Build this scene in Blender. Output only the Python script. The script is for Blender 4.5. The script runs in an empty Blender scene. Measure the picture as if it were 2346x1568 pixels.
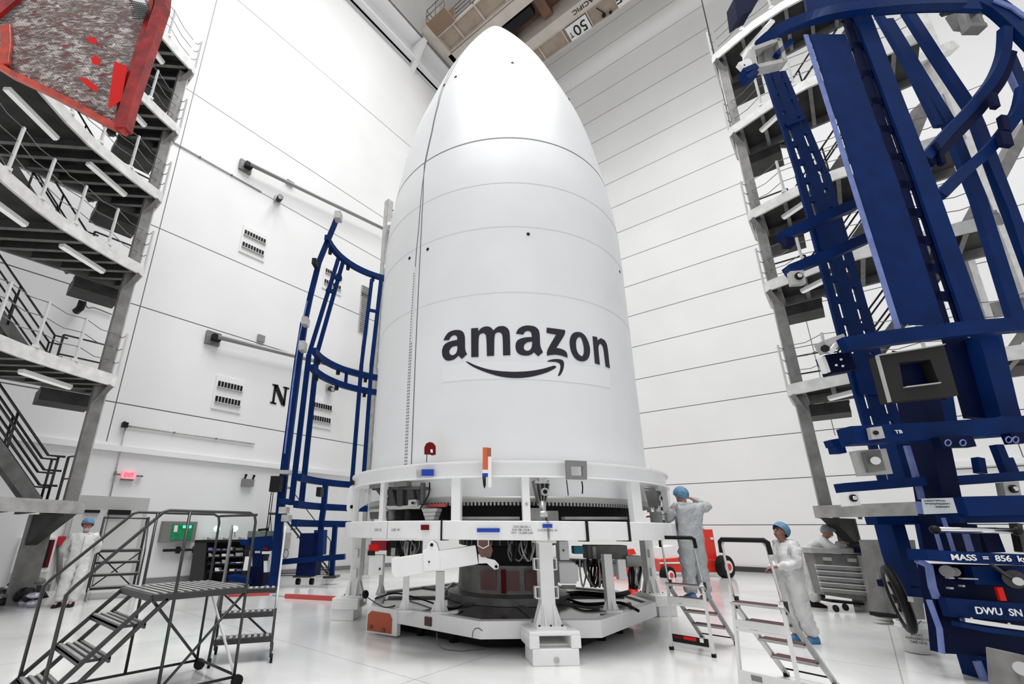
import bpy, bmesh, math, random
import numpy as np
from mathutils import Vector, Matrix
from mathutils.geometry import tessellate_polygon
random.seed(7)
PI = math.pi
SC = bpy.context.scene
COL = SC.collection

# ------------------------------------------------------------------ camera
F, CX, CY, H = 1043.0, 1055.4, 875.3, 1.6
_a, _b, _g = -0.7018, 0.3158, 0.0064
ca, sa, cb, sb, cg, sg = math.cos(_a), math.sin(_a), math.cos(_b), math.sin(_b), math.cos(_g), math.sin(_g)
_M = (np.array([[cg, -sg, 0], [sg, cg, 0], [0, 0, 1]]) @ np.array([[1, 0, 0], [0, cb, sb], [0, -sb, cb]])
      @ np.array([[1, 0, 0], [0, 0, -1], [0, 1, 0.]]) @ np.array([[ca, -sa, 0], [sa, ca, 0], [0, 0, 1.]]))
cam_d = bpy.data.cameras.new('camera')
cam = bpy.data.objects.new('camera', cam_d); COL.objects.link(cam); SC.camera = cam
cam_d.sensor_width = 36; cam_d.lens = 36 * F / 2346
cam_d.shift_x = (1173 - CX) / 2346; cam_d.shift_y = (CY - 784) / 2346
cam_d.clip_end = 300
_r, _d, _f = _M[0], _M[1], _M[2]
cam.matrix_world = Matrix(((_r[0], -_d[0], -_f[0], 0), (_r[1], -_d[1], -_f[1], 0), (_r[2], -_d[2], -_f[2], H), (0, 0, 0, 1)))

# ------------------------------------------------------------------ world, lights, exposure
W = bpy.data.worlds.new('world'); SC.world = W; W.use_nodes = True
W.node_tree.nodes['Background'].inputs[0].default_value = (0.97, 0.98, 1.0, 1)
W.node_tree.nodes['Background'].inputs[1].default_value = 0.75
def area(loc, size, power, rot=(0, 0, 0), sy=None):
    l = bpy.data.lights.new('ceiling_light', 'AREA'); l.energy = power; l.size = size
    if sy: l.shape = 'RECTANGLE'; l.size_y = sy
    o = bpy.data.objects.new('ceiling_light', l); o.location = loc; o.rotation_euler = rot; COL.objects.link(o)
    return o
for _x in (-7, 0, 7):
    for _y in (-6, 4, 13):
        area((_x, _y, 38.5), 6.0, 1180).data.spread = 2.25
SC.view_settings.view_transform = 'Standard'; SC.view_settings.look = 'None'
SC.view_settings.exposure = -0.3; SC.view_settings.gamma = 1; SC.view_settings.use_curve_mapping = False

# ------------------------------------------------------------------ measuring: a direction seen from the tripod -> a point of the room
CAMP = np.array([0, 0, H])
FW = _M[2].copy(); FW[2] = 0; FW /= np.linalg.norm(FW)
def ray(x, y): return _M.T @ np.array([(x - CX) / F, (y - CY) / F, 1])
def PZ(x, y, z=0.): d = ray(x, y); return CAMP + d * ((z - H) / d[2])
def PX(x, y, v): d = ray(x, y); return CAMP + d * (v / d[0])
def PY(x, y, v): d = ray(x, y); return CAMP + d * (v / d[1])
def PD(x, y, dep): d = ray(x, y); return CAMP + d * (dep / (d @ FW))
def PQ(x, y, q): return PD(x, y, q[0] * FW[0] + q[1] * FW[1])
RT = np.array([FW[1], -FW[0], 0])     # to the right, level

# ------------------------------------------------------------------ materials
MATS = {}
def mat(name, col, rough=.5, metal=0., noise=0., nscale=6., bump=0., emit=None, spec=.5, alpha=None, bscale=None, trans=0., coat=0.):
    if name in MATS: return MATS[name]
    m = bpy.data.materials.new(name); m.use_nodes = True; nt = m.node_tree; b = nt.nodes['Principled BSDF']
    b.inputs['Base Color'].default_value = (*col, 1); b.inputs['Roughness'].default_value = rough
    b.inputs['Metallic'].default_value = metal; b.inputs['Specular IOR Level'].default_value = spec
    b.inputs['Coat Weight'].default_value = coat
    if trans: b.inputs['Transmission Weight'].default_value = trans
    if alpha is not None: b.inputs['Alpha'].default_value = alpha
    if noise or bump:
        tc = nt.nodes.new('ShaderNodeTexCoord')
        n = nt.nodes.new('ShaderNodeTexNoise'); n.inputs['Scale'].default_value = nscale; n.inputs['Detail'].default_value = 5
        nt.links.new(tc.outputs['Object'], n.inputs['Vector'])
    if noise:
        r = nt.nodes.new('ShaderNodeMapRange'); r.inputs[1].default_value = .3; r.inputs[2].default_value = .7
        r.inputs[3].default_value = 1 - noise; r.inputs[4].default_value = 1 + noise
        nt.links.new(n.outputs['Fac'], r.inputs[0])
        h = nt.nodes.new('ShaderNodeHueSaturation'); h.inputs['Color'].default_value = (*col, 1)
        nt.links.new(r.outputs[0], h.inputs['Value']); nt.links.new(h.outputs[0], b.inputs['Base Color'])
    if bump:
        n2 = n
        if bscale:
            n2 = nt.nodes.new('ShaderNodeTexNoise'); n2.inputs['Scale'].default_value = bscale; n2.inputs['Detail'].default_value = 3
            nt.links.new(tc.outputs['Object'], n2.inputs['Vector'])
        bp = nt.nodes.new('ShaderNodeBump'); bp.inputs['Strength'].default_value = bump; bp.inputs['Distance'].default_value = .05
        nt.links.new(n2.outputs['Fac'], bp.inputs['Height']); nt.links.new(bp.outputs[0], b.inputs['Normal'])
    if emit: b.inputs['Emission Color'].default_value = (*emit[:3], 1); b.inputs['Emission Strength'].default_value = emit[3]
    MATS[name] = m; return m
WHITE = mat('white_paint', (.86, .86, .85), .35, noise=.02)
WHITEG = mat('white_gloss', (.88, .88, .88), .22)
ALU = mat('brushed_aluminium', (.55, .55, .54), .38, .75, noise=.08, nscale=9)
GREYL = mat('pale_galvanised_steel', (.48, .475, .465), .5, .25, noise=.14, nscale=5)
GREYM = mat('weathered_grey_steel', (.21, .205, .20), .55, .3, noise=.25, nscale=4)
GREYD = mat('shade_darkened_steel', (.050, .048, .047), .65, .2, noise=.35, nscale=3)  # steel darkened so the colour itself carries the shade of the deck undersides
TUBE = mat('charcoal_tube', (.055, .055, .055), .35, .6, noise=.1)
BLACK = mat('black_rubber', (.005, .005, .005), .55, spec=.2)
BLACKM = mat('black_enamel', (.008, .008, .009), .5, spec=.25)
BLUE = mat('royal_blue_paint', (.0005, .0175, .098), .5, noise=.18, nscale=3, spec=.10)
BLUEL = mat('pale_blue_edge', (.17, .22, .48), .5, noise=.15, spec=.2)  # paler blue for narrow edge strips and small fittings
CHROME = mat('chrome', (.75, .75, .74), .15, 1.)
RED = mat('signal_red', (.70, .008, .006), .4, spec=.2)
REDD = mat('dark_red_cover', (.15, .002, .004), .5, spec=.2)
REDS = mat('red_safety_panel', (.60, .012, .015), .3)
ORANGE = mat('burnt_orange_panel', (.46, .075, .02), .35)
LABEL = mat('label_blue', (.005, .045, .40), .4)
INK = mat('navy_ink', (.010, .008, .018), .35)
TAN = mat('crane_tan_paint', (.40, .32, .25), .5, noise=.12, nscale=1.5)
CREAM = mat('crane_cream_paint', (.62, .57, .51), .45, noise=.08, nscale=1.5)
RUST = mat('crane_brown_paint', (.17, .085, .05), .5, noise=.3, nscale=1.)
SKIN = mat('skin', (.50, .25, .17), .5)
SUIT = mat('white_coverall_fabric', (.66, .66, .65), .6, noise=.05, nscale=8, bump=.6, bscale=9)
SUITS = mat('silvery_coverall_fabric', (.42, .44, .45), .38, noise=.10, nscale=7, bump=.8, bscale=10)
CAPB = mat('blue_bouffant_cap', (.11, .24, .38), .6, noise=.25, nscale=25, bump=.5)
SHOEC = mat('blue_shoe_cover', (.06, .20, .42), .5, noise=.2, nscale=20)
BROWN = mat('brown_leather', (.15, .075, .055), .5, noise=.2)
TEAL = mat('teal_plastic', (.01, .20, .30), .4)
DECKG = mat('polished_dark_plate', (.06, .058, .058), .12, .4, noise=.2, nscale=2)

# ------------------------------------------------------------------ mesh builder
def nv(v): v = np.array(v, float); return v / (np.linalg.norm(v) + 1e-12)
SPLIT = set('''stanchion caster drive_box air_bearing_pad bolt hook_strap vent_port gusset bracket mast_edge stair_stringer stair_tread
 stair_handrail clamp_ring rim_bolt block_hole top_bracket arc_bracket deck_spoke ring_tie pin_hole latch stub_post shelf side_frame clamp trolley_frame walkway_rib
 safety_chain blade back_rail landing_rail guard_rail column_flange rib_flange deck_rib fascia lamp_head closer cross_tie clamp_foot spoke rear_rail stringer rear_leg
 platform_rail railing upper_crossbar wrapped_part pulley bulb gear_face bright_fitting end_block bearing_arm base_beam lower_beam drum_rib warning_strip side_rail jack_screw clamp_bar shackle bar_end cover_strip deck_edge upper_block'''.split())
class MB:
    def __init__(s): s.v = []; s.f = []; s.sm = []
    def add(s, vs, fs, smooth=False):
        o = len(s.v); s.v += [tuple(map(float, p)) for p in vs]; s.f += [tuple(o + i for i in f) for f in fs]; s.sm += [smooth] * len(fs); return s
    def hexa(s, p): # 8 pts: bottom 4, top 4
        return s.add(p, [(3, 2, 1, 0), (4, 5, 6, 7), (0, 1, 5, 4), (1, 2, 6, 5), (2, 3, 7, 6), (3, 0, 4, 7)])
    def box(s, c, d, rz=0., R=None):
        c = np.array(c, float); dx, dy, dz = [k / 2 for k in d]
        if R is None: R = np.array([[math.cos(rz), -math.sin(rz), 0], [math.sin(rz), math.cos(rz), 0], [0, 0, 1.]])
        return s.hexa([c + R @ np.array(q) for q in ((-dx, -dy, -dz), (dx, -dy, -dz), (dx, dy, -dz), (-dx, dy, -dz), (-dx, -dy, dz), (dx, -dy, dz), (dx, dy, dz), (-dx, dy, dz))])
    def bx(s, x0, x1, y0, y1, z0, z1): return s.box(((x0 + x1) / 2, (y0 + y1) / 2, (z0 + z1) / 2), (x1 - x0, y1 - y0, z1 - z0))
    def bar(s, p, q, w, h=None, up=(0, 0, 1)):
        h = h or w; p = np.array(p, float); q = np.array(q, float); a = nv(q - p); up = np.array(up, float)
        if abs(a @ nv(up)) > .98: up = FW if abs(a @ FW) < .9 else RT
        sd = nv(np.cross(a, up)); u = np.cross(sd, a); sd = sd * w / 2; u = u * h / 2
        return s.hexa([p - sd - u, p + sd - u, p + sd + u, p - sd + u, q - sd - u, q + sd - u, q + sd + u, q - sd + u])
    def sweep(s, pts, w, h, up=(0, 0, 1), closed=False):
        pts = [np.array(p, float) for p in pts]; n = len(pts); up = nv(up); vs = []; fs = []
        for i in range(n):
            if closed: t = nv(pts[(i + 1) % n] - pts[i - 1])
            else: t = nv(pts[min(i + 1, n - 1)] - pts[max(i - 1, 0)])
            sd = nv(np.cross(t, up)) * w / 2; u = np.cross(nv(sd), t) * h / 2
            vs += [pts[i] - sd - u, pts[i] + sd - u, pts[i] + sd + u, pts[i] - sd + u]
        for i in range(n if closed else n - 1):
            a = 4 * i; b = 4 * ((i + 1) % n)
            for k in range(4): fs.append((a + k, a + (k + 1) % 4, b + (k + 1) % 4, b + k))
        if not closed: fs += [(3, 2, 1, 0), tuple(4 * (n - 1) + k for k in range(4))]
        return s.add(vs, fs)
    def tube(s, pts, r, n=10, closed=False):
        pts = [np.array(p, float) for p in pts]; m = len(pts); vs = []; fs = []; rs = r if hasattr(r, '__len__') else [r] * m
        t0 = nv(pts[1] - pts[0]); u = nv(np.cross(t0, (0, 0, 1) if abs(t0[2]) < .9 else (1, 0, 0)))
        for i in range(m):
            if closed: t = nv(pts[(i + 1) % m] - pts[i - 1])
            else: t = nv(pts[min(i + 1, m - 1)] - pts[max(i - 1, 0)])
            u = nv(u - t * (u @ t)); w = np.cross(t, u)
            for k in range(n):
                a = 2 * PI * k / n; vs.append(pts[i] + (u * math.cos(a) + w * math.sin(a)) * rs[i])
        for i in range(m if closed else m - 1):
            a = n * i; b = n * ((i + 1) % m)
            for k in range(n): fs.append((a + k, a + (k + 1) % n, b + (k + 1) % n, b + k))
        s.add(vs, fs, True)
        if not closed:
            o = len(s.v) - len(vs); s.f += [tuple(o + k for k in reversed(range(n))), tuple(len(s.v) - n + k for k in range(n))]; s.sm += [False, False]
        return s
    def cyl(s, p, q, r, r2=None, n=16): return s.tube([p, q], [r, r if r2 is None else r2], n)
    def lathe(s, prof, c=(0, 0, 0), n=48, a0=0., a1=2 * PI, smooth=True):
        full = abs(a1 - a0 - 2 * PI) < 1e-6; m = n if full else n + 1; vs = []; fs = []
        for r, z in prof:
            for k in range(m):
                a = a0 + (a1 - a0) * k / n; vs.append((c[0] + r * math.sin(a), c[1] + r * math.cos(a), c[2] + z))
        for i in range(len(prof) - 1):
            for k in range(n if full else n):
                k2 = (k + 1) % m; fs.append((i * m + k, (i + 1) * m + k, (i + 1) * m + k2, i * m + k2))
        return s.add(vs, fs, smooth)
    def prism(s, poly, vec):
        poly = [np.array(p, float) for p in poly]; vec = np.array(vec, float); n = len(poly)
        tri = tessellate_polygon([[Vector(p) for p in poly]])
        vs = poly + [p + vec for p in poly]
        fs = [tuple(t) for t in tri] + [tuple(n + i for i in reversed(t)) for t in tri]
        fs += [(i, (i + 1) % n, n + (i + 1) % n, n + i) for i in range(n)]
        return s.add(vs, fs)
    def ball(s, c, r, n=12, m=8):
        r = (r, r, r) if not hasattr(r, '__len__') else r; vs = []; fs = []
        for i in range(m + 1):
            t = PI * i / m
            for k in range(n):
                a = 2 * PI * k / n; vs.append((c[0] + r[0] * math.sin(t) * math.cos(a), c[1] + r[1] * math.sin(t) * math.sin(a), c[2] + r[2] * math.cos(t)))
        for i in range(m):
            for k in range(n): fs.append((i * n + k, (i + 1) * n + k, (i + 1) * n + (k + 1) % n, i * n + (k + 1) % n))
        return s.add(vs, fs, True)
    def pieces(s):
        p = list(range(len(s.v)))
        def find(a):
            while p[a] != a: p[a] = p[p[a]]; a = p[a]
            return a
        for f in s.f:
            r = find(f[0])
            for k in f[1:]: p[find(k)] = r
        g = {}
        for f, sm in zip(s.f, s.sm): g.setdefault(find(f[0]), []).append((f, sm))
        out = []
        for fl in g.values():
            q = MB(); ids = {}
            for f, sm in fl:
                for k in f:
                    if k not in ids: ids[k] = len(q.v); q.v.append(s.v[k])
                q.f.append(tuple(ids[k] for k in f)); q.sm.append(sm)
            out.append(q)
        return out
    def build(s, name, m=None, parent=None, bevel=0, local=False):
        if name in SPLIT and parent is not None:
            ps = s.pieces()
            if 1 < len(ps) <= 100: return [q.build1(name, m, parent, bevel, local) for q in ps][0]
        return s.build1(name, m, parent, bevel, local)
    def build1(s, name, m=None, parent=None, bevel=0, local=False):
        me = bpy.data.meshes.new(name); vs = s.v
        if parent is not None and not local:
            inv = parent_world(parent).inverted(); vs = [inv @ Vector(v) for v in s.v]
        me.from_pydata([tuple(v) for v in vs], [], s.f); me.polygons.foreach_set('use_smooth', s.sm); me.validate(); me.update()
        bm = bmesh.new(); bm.from_mesh(me); bmesh.ops.recalc_face_normals(bm, faces=bm.faces); bm.to_mesh(me); bm.free()
        me.polygons.foreach_set('use_smooth', (s.sm + [False] * len(me.polygons))[:len(me.polygons)])
        o = bpy.data.objects.new(name, me); COL.objects.link(o)
        if m: me.materials.append(m)
        if parent is not None: o.parent = parent
        if bevel:
            b = o.modifiers.new('bevel', 'BEVEL'); b.width = bevel; b.segments = 2; b.limit_method = 'ANGLE'
        return o
def parent_world(o):
    M_ = Matrix.LocRotScale(o.location, o.rotation_euler, o.scale) if o.type else Matrix()
    return parent_world(o.parent) @ M_ if o.parent else M_
def tag(o, label=None, cat=None, group=None, kind=None):
    for k, v in (('label', label), ('category', cat), ('group', group), ('kind', kind)):
        if v: o[k] = v
    return o
def thing(name, label, cat, loc=(0, 0, 0), rz=0., group=None):
    o = bpy.data.objects.new(name, None); COL.objects.link(o); o.empty_display_size = .1
    o.location = tuple(float(k) for k in loc); o.rotation_euler = (0, 0, rz); return tag(o, label, cat, group)
def struct(name, mb, m): return tag(mb.build(name, m), kind='structure')
def copy_tree(o, parent=None):
    c = o.copy(); COL.objects.link(c)
    if parent is not None: c.parent = parent
    for ch in [x for x in bpy.data.objects if x.parent == o and x != c]: copy_tree(ch, c)
    return c
def text(body, size, loc, R, name, m, parent=None, depth=.002, width=None, font_bold=False, sx=1.):
    """lettering as a mesh: R columns are right, up, out; loc is the centre"""
    cu = bpy.data.curves.new('t', 'FONT'); cu.body = body; cu.size = size; cu.align_x = 'CENTER'; cu.align_y = 'CENTER'; cu.extrude = depth
    if font_bold: cu.offset = size * .02
    to = bpy.data.objects.new('t', cu); COL.objects.link(to)
    dg = bpy.context.evaluated_depsgraph_get(); me = bpy.data.meshes.new_from_object(to.evaluated_get(dg))
    bpy.data.objects.remove(to)
    R = np.array(R, float); xs = [v.co.x for v in me.vertices]
    k = sx if not width else width / (max(xs) - min(xs))
    s = MB(); s.add([np.array(loc) + R @ np.array([v.co.x * k, v.co.y, v.co.z]) for v in me.vertices], [tuple(p.vertices) for p in me.polygons])
    return s.build(name, m, parent)
def frame3(right, up): right = nv(right); up = nv(up); return np.array([right, up, np.cross(right, up)]).T
XL, YR = -17.0, 24.0
Q = np.array([-5.41, 7.833])

# ------------------------------------------------------------------ the hall
def line_mat(name, base, axes, rough=.45):
    """painted panels with thin dark joints at given coordinates; axes: list of (axis, [(value, from, to on other axis)]) or ('mod', axis, step, off)"""
    m = bpy.data.materials.new(name); m.use_nodes = True; nt = m.node_tree; b = nt.nodes['Principled BSDF']
    b.inputs['Roughness'].default_value = rough
    tc = nt.nodes.new('ShaderNodeTexCoord'); sp = nt.nodes.new('ShaderNodeSeparateXYZ'); nt.links.new(tc.outputs['Object'], sp.inputs[0])
    def mth(op, a, bb, c=None):
        n = nt.nodes.new('ShaderNodeMath'); n.operation = op
        for i, v in enumerate((a, bb, c)):
            if v is None: continue
            if isinstance(v, (int, float)): n.inputs[i].default_value = v
            else: nt.links.new(v, n.inputs[i])
        return n.outputs[0]
    tot = None
    for a in axes:
        if a[0] == 'mod':
            _, ax, step, off, hw, ax2, lo, hi = a
            u = mth('ADD', sp.outputs[ax], -off + 1000 * step); u = mth('MODULO', u, step)
            k = mth('ADD', mth('LESS_THAN', u, hw), mth('GREATER_THAN', u, step - hw))
            k = mth('MULTIPLY', k, mth('MULTIPLY', mth('GREATER_THAN', sp.outputs[ax2], lo), mth('LESS_THAN', sp.outputs[ax2], hi)))
        else:
            _, ax, val, hw, ax2, lo, hi = a
            k = mth('COMPARE', sp.outputs[ax], val, hw)
            k = mth('MULTIPLY', k, mth('MULTIPLY', mth('GREATER_THAN', sp.outputs[ax2], lo), mth('LESS_THAN', sp.outputs[ax2], hi)))
        tot = k if tot is None else mth('MAXIMUM', tot, k)
    n = nt.nodes.new('ShaderNodeTexNoise'); n.inputs['Scale'].default_value = .35; n.inputs['Detail'].default_value = 6
    nt.links.new(tc.outputs['Object'], n.inputs['Vector'])
    r = nt.nodes.new('ShaderNodeMapRange'); r.inputs[1].default_value = .3; r.inputs[2].default_value = .7; r.inputs[3].default_value = .96; r.inputs[4].default_value = 1.03
    nt.links.new(n.outputs['Fac'], r.inputs[0])
    h = nt.nodes.new('ShaderNodeHueSaturation'); h.inputs['Color'].default_value = (*base, 1); nt.links.new(r.outputs[0], h.inputs['Value'])
    mx = nt.nodes.new('ShaderNodeMix'); mx.data_type = 'RGBA'; nt.links.new(tot, mx.inputs[0])
    nt.links.new(h.outputs[0], mx.inputs[6]); mx.inputs[7].default_value = (.10, .10, .105, 1)
    nt.links.new(mx.outputs[2], b.inputs['Base Color'])
    return m
right_lines = [('mod', 2, 1.88, 0.03, .018, 0, -20, -1.24)]
right_lines += [('mod', 2, 1.88, 0.03, .018, 2, 0, 20)]
right_lines += [('at', 0, -1.24, .03, 2, 22, 40), ('at', 0, -.14, .014, 2, 5.4, 12), ('at', 0, 4.6, .014, 2, 0, 40)]
WR = line_mat('panelled_wall_white', (.87, .87, .86), right_lines)
left_lines = [('at', 2, v, .018, 1, -30, 30) for v in (5.32, 8.65, 11.72, 15.38, 18.08, 24.4, 30.9)]
left_lines += [('at', 1, 3.53, .014, 2, 4.1, 40), ('at', 1, 12.6, .01, 2, 4.1, 12), ('at', 1, 10.4, .008, 2, 4.1, 6), ('at', 1, -4.5, .014, 2, 0, 40)]
WL = line_mat('cast_wall_white', (.86, .86, .855), left_lines)
struct('wall_right', MB().bx(XL - .4, 16, YR, YR + .4, -.2, 40), WR)
struct('wall_left', MB().bx(XL - .4, XL, -14, YR, -.2, 40), WL)
# floor
FLm = bpy.data.materials.new('epoxy_floor'); FLm.use_nodes = True; nt = FLm.node_tree; b = nt.nodes['Principled BSDF']
tc = nt.nodes.new('ShaderNodeTexCoord')
n1 = nt.nodes.new('ShaderNodeTexNoise'); n1.inputs['Scale'].default_value = .55; n1.inputs['Detail'].default_value = 7; n1.inputs['Distortion'].default_value = .6
nt.links.new(tc.outputs['Object'], n1.inputs['Vector'])
br = nt.nodes.new('ShaderNodeTexBrick'); br.inputs['Scale'].default_value = 1; br.offset = 0
br.inputs['Brick Width'].default_value = 4.2; br.inputs['Row Height'].default_value = 4.2; br.inputs['Mortar Size'].default_value = .008
br.inputs['Color1'].default_value = (1, 1, 1, 1); br.inputs['Color2'].default_value = (1, 1, 1, 1); br.inputs['Mortar'].default_value = (.62, .62, .62, 1)
nt.links.new(tc.outputs['Object'], br.inputs['Vector'])
cr = nt.nodes.new('ShaderNodeValToRGB'); cr.color_ramp.elements[0].position = .3; cr.color_ramp.elements[0].color = (.60, .60, .595, 1)
cr.color_ramp.elements[1].position = .72; cr.color_ramp.elements[1].color = (.79, .79, .78, 1)
nt.links.new(n1.outputs['Fac'], cr.inputs[0])
mm = nt.nodes.new('ShaderNodeMix'); mm.data_type = 'RGBA'; mm.blend_type = 'MULTIPLY'; mm.inputs[0].default_value = 1
nt.links.new(cr.outputs[0], mm.inputs[6]); nt.links.new(br.outputs['Color'], mm.inputs[7]); nt.links.new(mm.outputs[2], b.inputs['Base Color'])
b.inputs['Roughness'].default_value = .16; b.inputs['Specular IOR Level'].default_value = .55
bn = nt.nodes.new('ShaderNodeTexNoise'); bn.inputs['Scale'].default_value = 2.2; bn.inputs['Detail'].default_value = 2
nt.links.new(tc.outputs['Object'], bn.inputs['Vector'])
bp = nt.nodes.new('ShaderNodeBump'); bp.inputs['Strength'].default_value = .05; bp.inputs['Distance'].default_value = .05
nt.links.new(bn.outputs['Fac'], bp.inputs['Height']); nt.links.new(bp.outputs[0], b.inputs['Normal'])
struct('floor', MB().bx(XL, 16, -14, YR, -.2, 0), FLm)
CEIL = mat('ceiling_white', (.78, .78, .77), .6)
struct('ceiling', MB().bx(XL, 16, -14, YR, 39.6, 40), CEIL)
# ledge, baseboards
struct('trim_1', MB().bx(XL, XL + .12, -14, YR, 3.83, 4.0), WHITEG)
BASEG = mat('grey_cove_base', (.22, .22, .22), .5)
struct('baseboard_left', MB().bx(XL, XL + .03, -14, 3.1, 0, .16).bx(XL, XL + .03, 5.3, YR, 0, .16), BASEG)
struct('baseboard_right', MB().bx(XL, 16, YR - .12, YR, .0, .2), mat('dark_base_rail', (.05, .05, .05), .4))
struct('trim_2', MB().bx(1.2, 16, YR - .12, YR, 3.85, 4.05), WHITEG)
# ------------------------------------------------------------------ payload fairing
PROF = [(2.04, 2.70), (6.8, 2.70), (7.5, 2.69), (8, 2.665), (8.5, 2.612), (9, 2.545), (9.5, 2.47), (10, 2.388), (10.5, 2.285), (11, 2.16), (11.5, 2.0), (12, 1.83), (12.5, 1.655), (13, 1.47), (13.5, 1.25), (14, 1.01), (14.5, .75), (15, .47), (15.3, .28), (15.5, .13), (15.57, .0)]
_pz = [p[0] for p in PROF]; _pr = [p[1] for p in PROF]
def rad(z): return float(np.interp(z, _pz, _pr))
def hermite(z):
    i = min(max(int(np.searchsorted(_pz, z)) - 1, 0), len(_pz) - 2); h = _pz[i + 1] - _pz[i]; t = (z - _pz[i]) / h
    def sl(k):
        if k == 0 or k == len(_pz) - 1: return (_pr[min(k + 1, len(_pz) - 1)] - _pr[max(k - 1, 0)]) / (_pz[min(k + 1, len(_pz) - 1)] - _pz[max(k - 1, 0)])
        a = (_pr[k] - _pr[k - 1]) / (_pz[k] - _pz[k - 1]); b_ = (_pr[k + 1] - _pr[k]) / (_pz[k + 1] - _pz[k])
        return 0 if a * b_ <= 0 else 2 * a * b_ / (a + b_)
    return (2 * t**3 - 3 * t * t + 1) * _pr[i] + (t**3 - 2 * t * t + t) * h * sl(i) + (-2 * t**3 + 3 * t * t) * _pr[i + 1] + (t**3 - t * t) * h * sl(i + 1)
def fair_pt(ang, z, off=0.):
    r = hermite(z) + off; a = math.radians(ang); return np.array([Q[0] + r * math.sin(a), Q[1] + r * math.cos(a), z])
def fair_hit(x, y):
    d = ray(x, y); d = d / np.hypot(d[0], d[1]); t = 6.; best = (9, None)
    while t < 10.5:
        p = CAMP + d * t; t += .004
        if not 1.9 < p[2] < 15.5: continue
        g = np.hypot(p[0] - Q[0], p[1] - Q[1]) - hermite(max(p[2], 1.99))
        if g < best[0]: best = (g, p)
        if g < 0: break
    p = best[1]
    return math.degrees(math.atan2(p[0] - Q[0], p[1] - Q[1])), p[2]
fairing = thing('payload_fairing', 'huge white ogive rocket fairing standing on the white ring stand', 'rocket fairing', (Q[0], Q[1], 2.0))
FWH = mat('fairing_white', (.79, .795, .80), .42, noise=.025, nscale=1.2)
zz = [2.04 + k * (15.5 - 2.04) / 90 for k in range(91)] + [15.53, 15.555, 15.57]
MB().lathe([(hermite(z), z) for z in zz], (Q[0], Q[1], 0), 128).build('shell', FWH, fairing)
SEAM = mat('seam_grey', (.16, .16, .165), .6)
SEAMF = mat('faint_seam_grey', (.75, .755, .76), .4)
def ringseam(x, y, hw, m, name='panel_joint'):
    z0 = fair_hit(x, y)[1]
    MB().lathe([(hermite(z0 - hw) + .003, z0 - hw), (hermite(z0) + .004, z0), (hermite(z0 + hw) + .003, z0 + hw)], (Q[0], Q[1], 0), 128).build(name, m, fairing)
ringseam(1180, 316, .014, SEAM); ringseam(1170, 418, .012, SEAMF); ringseam(1200, 519, .010, SEAMF); ringseam(1250, 673, .008, SEAMF)
def vseam(pts, hw, m, name, z0, z1, off=.004):
    A = [fair_hit(*p) for p in pts]; zs = [a[1] for a in A]; an = [a[0] % 360 for a in A]
    o = np.argsort(zs); zs = np.array(zs)[o]; an = np.array(an)[o]; s = MB(); vs = []; fs = []; n = 60
    for i in range(n + 1):
        z = z0 + (z1 - z0) * i / n; a = np.interp(z, zs, an); da = math.degrees(hw / max(hermite(z), .3))
        vs += [fair_pt(a - da, z, off), fair_pt(a + da, z, off)]
    for i in range(n): fs.append((2 * i, 2 * i + 1, 2 * i + 3, 2 * i + 2))
    s.add(vs, fs, True).build(name, m, fairing); return zs, an
vseam([(943, 1062), (952, 818), (959.5, 648), (965, 540), (970, 450), (973, 374), (989.6, 300), (1003, 240), (1014, 200), (1030, 165)], .010, SEAM, 'longitudinal_joint', 2.09, 14.2)
vseam([(930, 1060), (937, 880), (944, 740), (950, 640), (954, 580), (960, 520), (966, 443), (975, 374), (991, 300), (1005, 240), (1017, 200)], .010, SEAM, 'separation_joint', 6.3, 13.8)
zsb, anb = vseam([(930, 1060), (937, 880), (944, 740), (950, 640), (954, 580)], .032, mat('bolt_strip_white', (.72, .72, .72), .5), 'bolt_strip', 2.09, 6.3, .002)
s = MB()
for i in range(66):
    z = 2.62 + i * .0545
    a = np.interp(z, zsb, anb)
    for k in (-1, 1):
        if i < 40 or k > 0:
            c = fair_pt(a + k * .42, z, .003); c2 = fair_pt(a + k * .42, z, .010); s.cyl(c, c2, .011, n=6)
s.build('bolt_row', mat('bolt_hole_grey', (.14, .14, .15), .6), fairing)
s = MB().lathe([(2.705, 1.995), (2.705, 2.08), (2.66, 2.08)], (Q[0], Q[1], 0), 128)
s.build('aft_flange', mat('flange_grey', (.38, .38, .37), .4, .4), fairing)
s = MB()
for k in range(300):
    a = k * 1.2; c = np.array([Q[0] + 2.69 * math.sin(math.radians(a)), Q[1] + 2.69 * math.cos(math.radians(a)), 1.972])
    if 60 < a < 230: s.box(c, (.026, .03, .05), -math.radians(a))
s.build('flange_teeth', mat('flange_grey', (.4, .4, .4)), fairing)
s = MB()
for x, y in ((1174, 145), (1044, 177), (1018, 196), (1304, 228), (1210, 537), (980, 571.5), (938.5, 592), (1419.5, 623)):
    a, z = fair_hit(x, y); s.cyl(fair_pt(a, z, -.01), fair_pt(a, z, .008), .030 if y > 300 else .036, n=14)
s.build('vent_port', BLACK, fairing)
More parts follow.
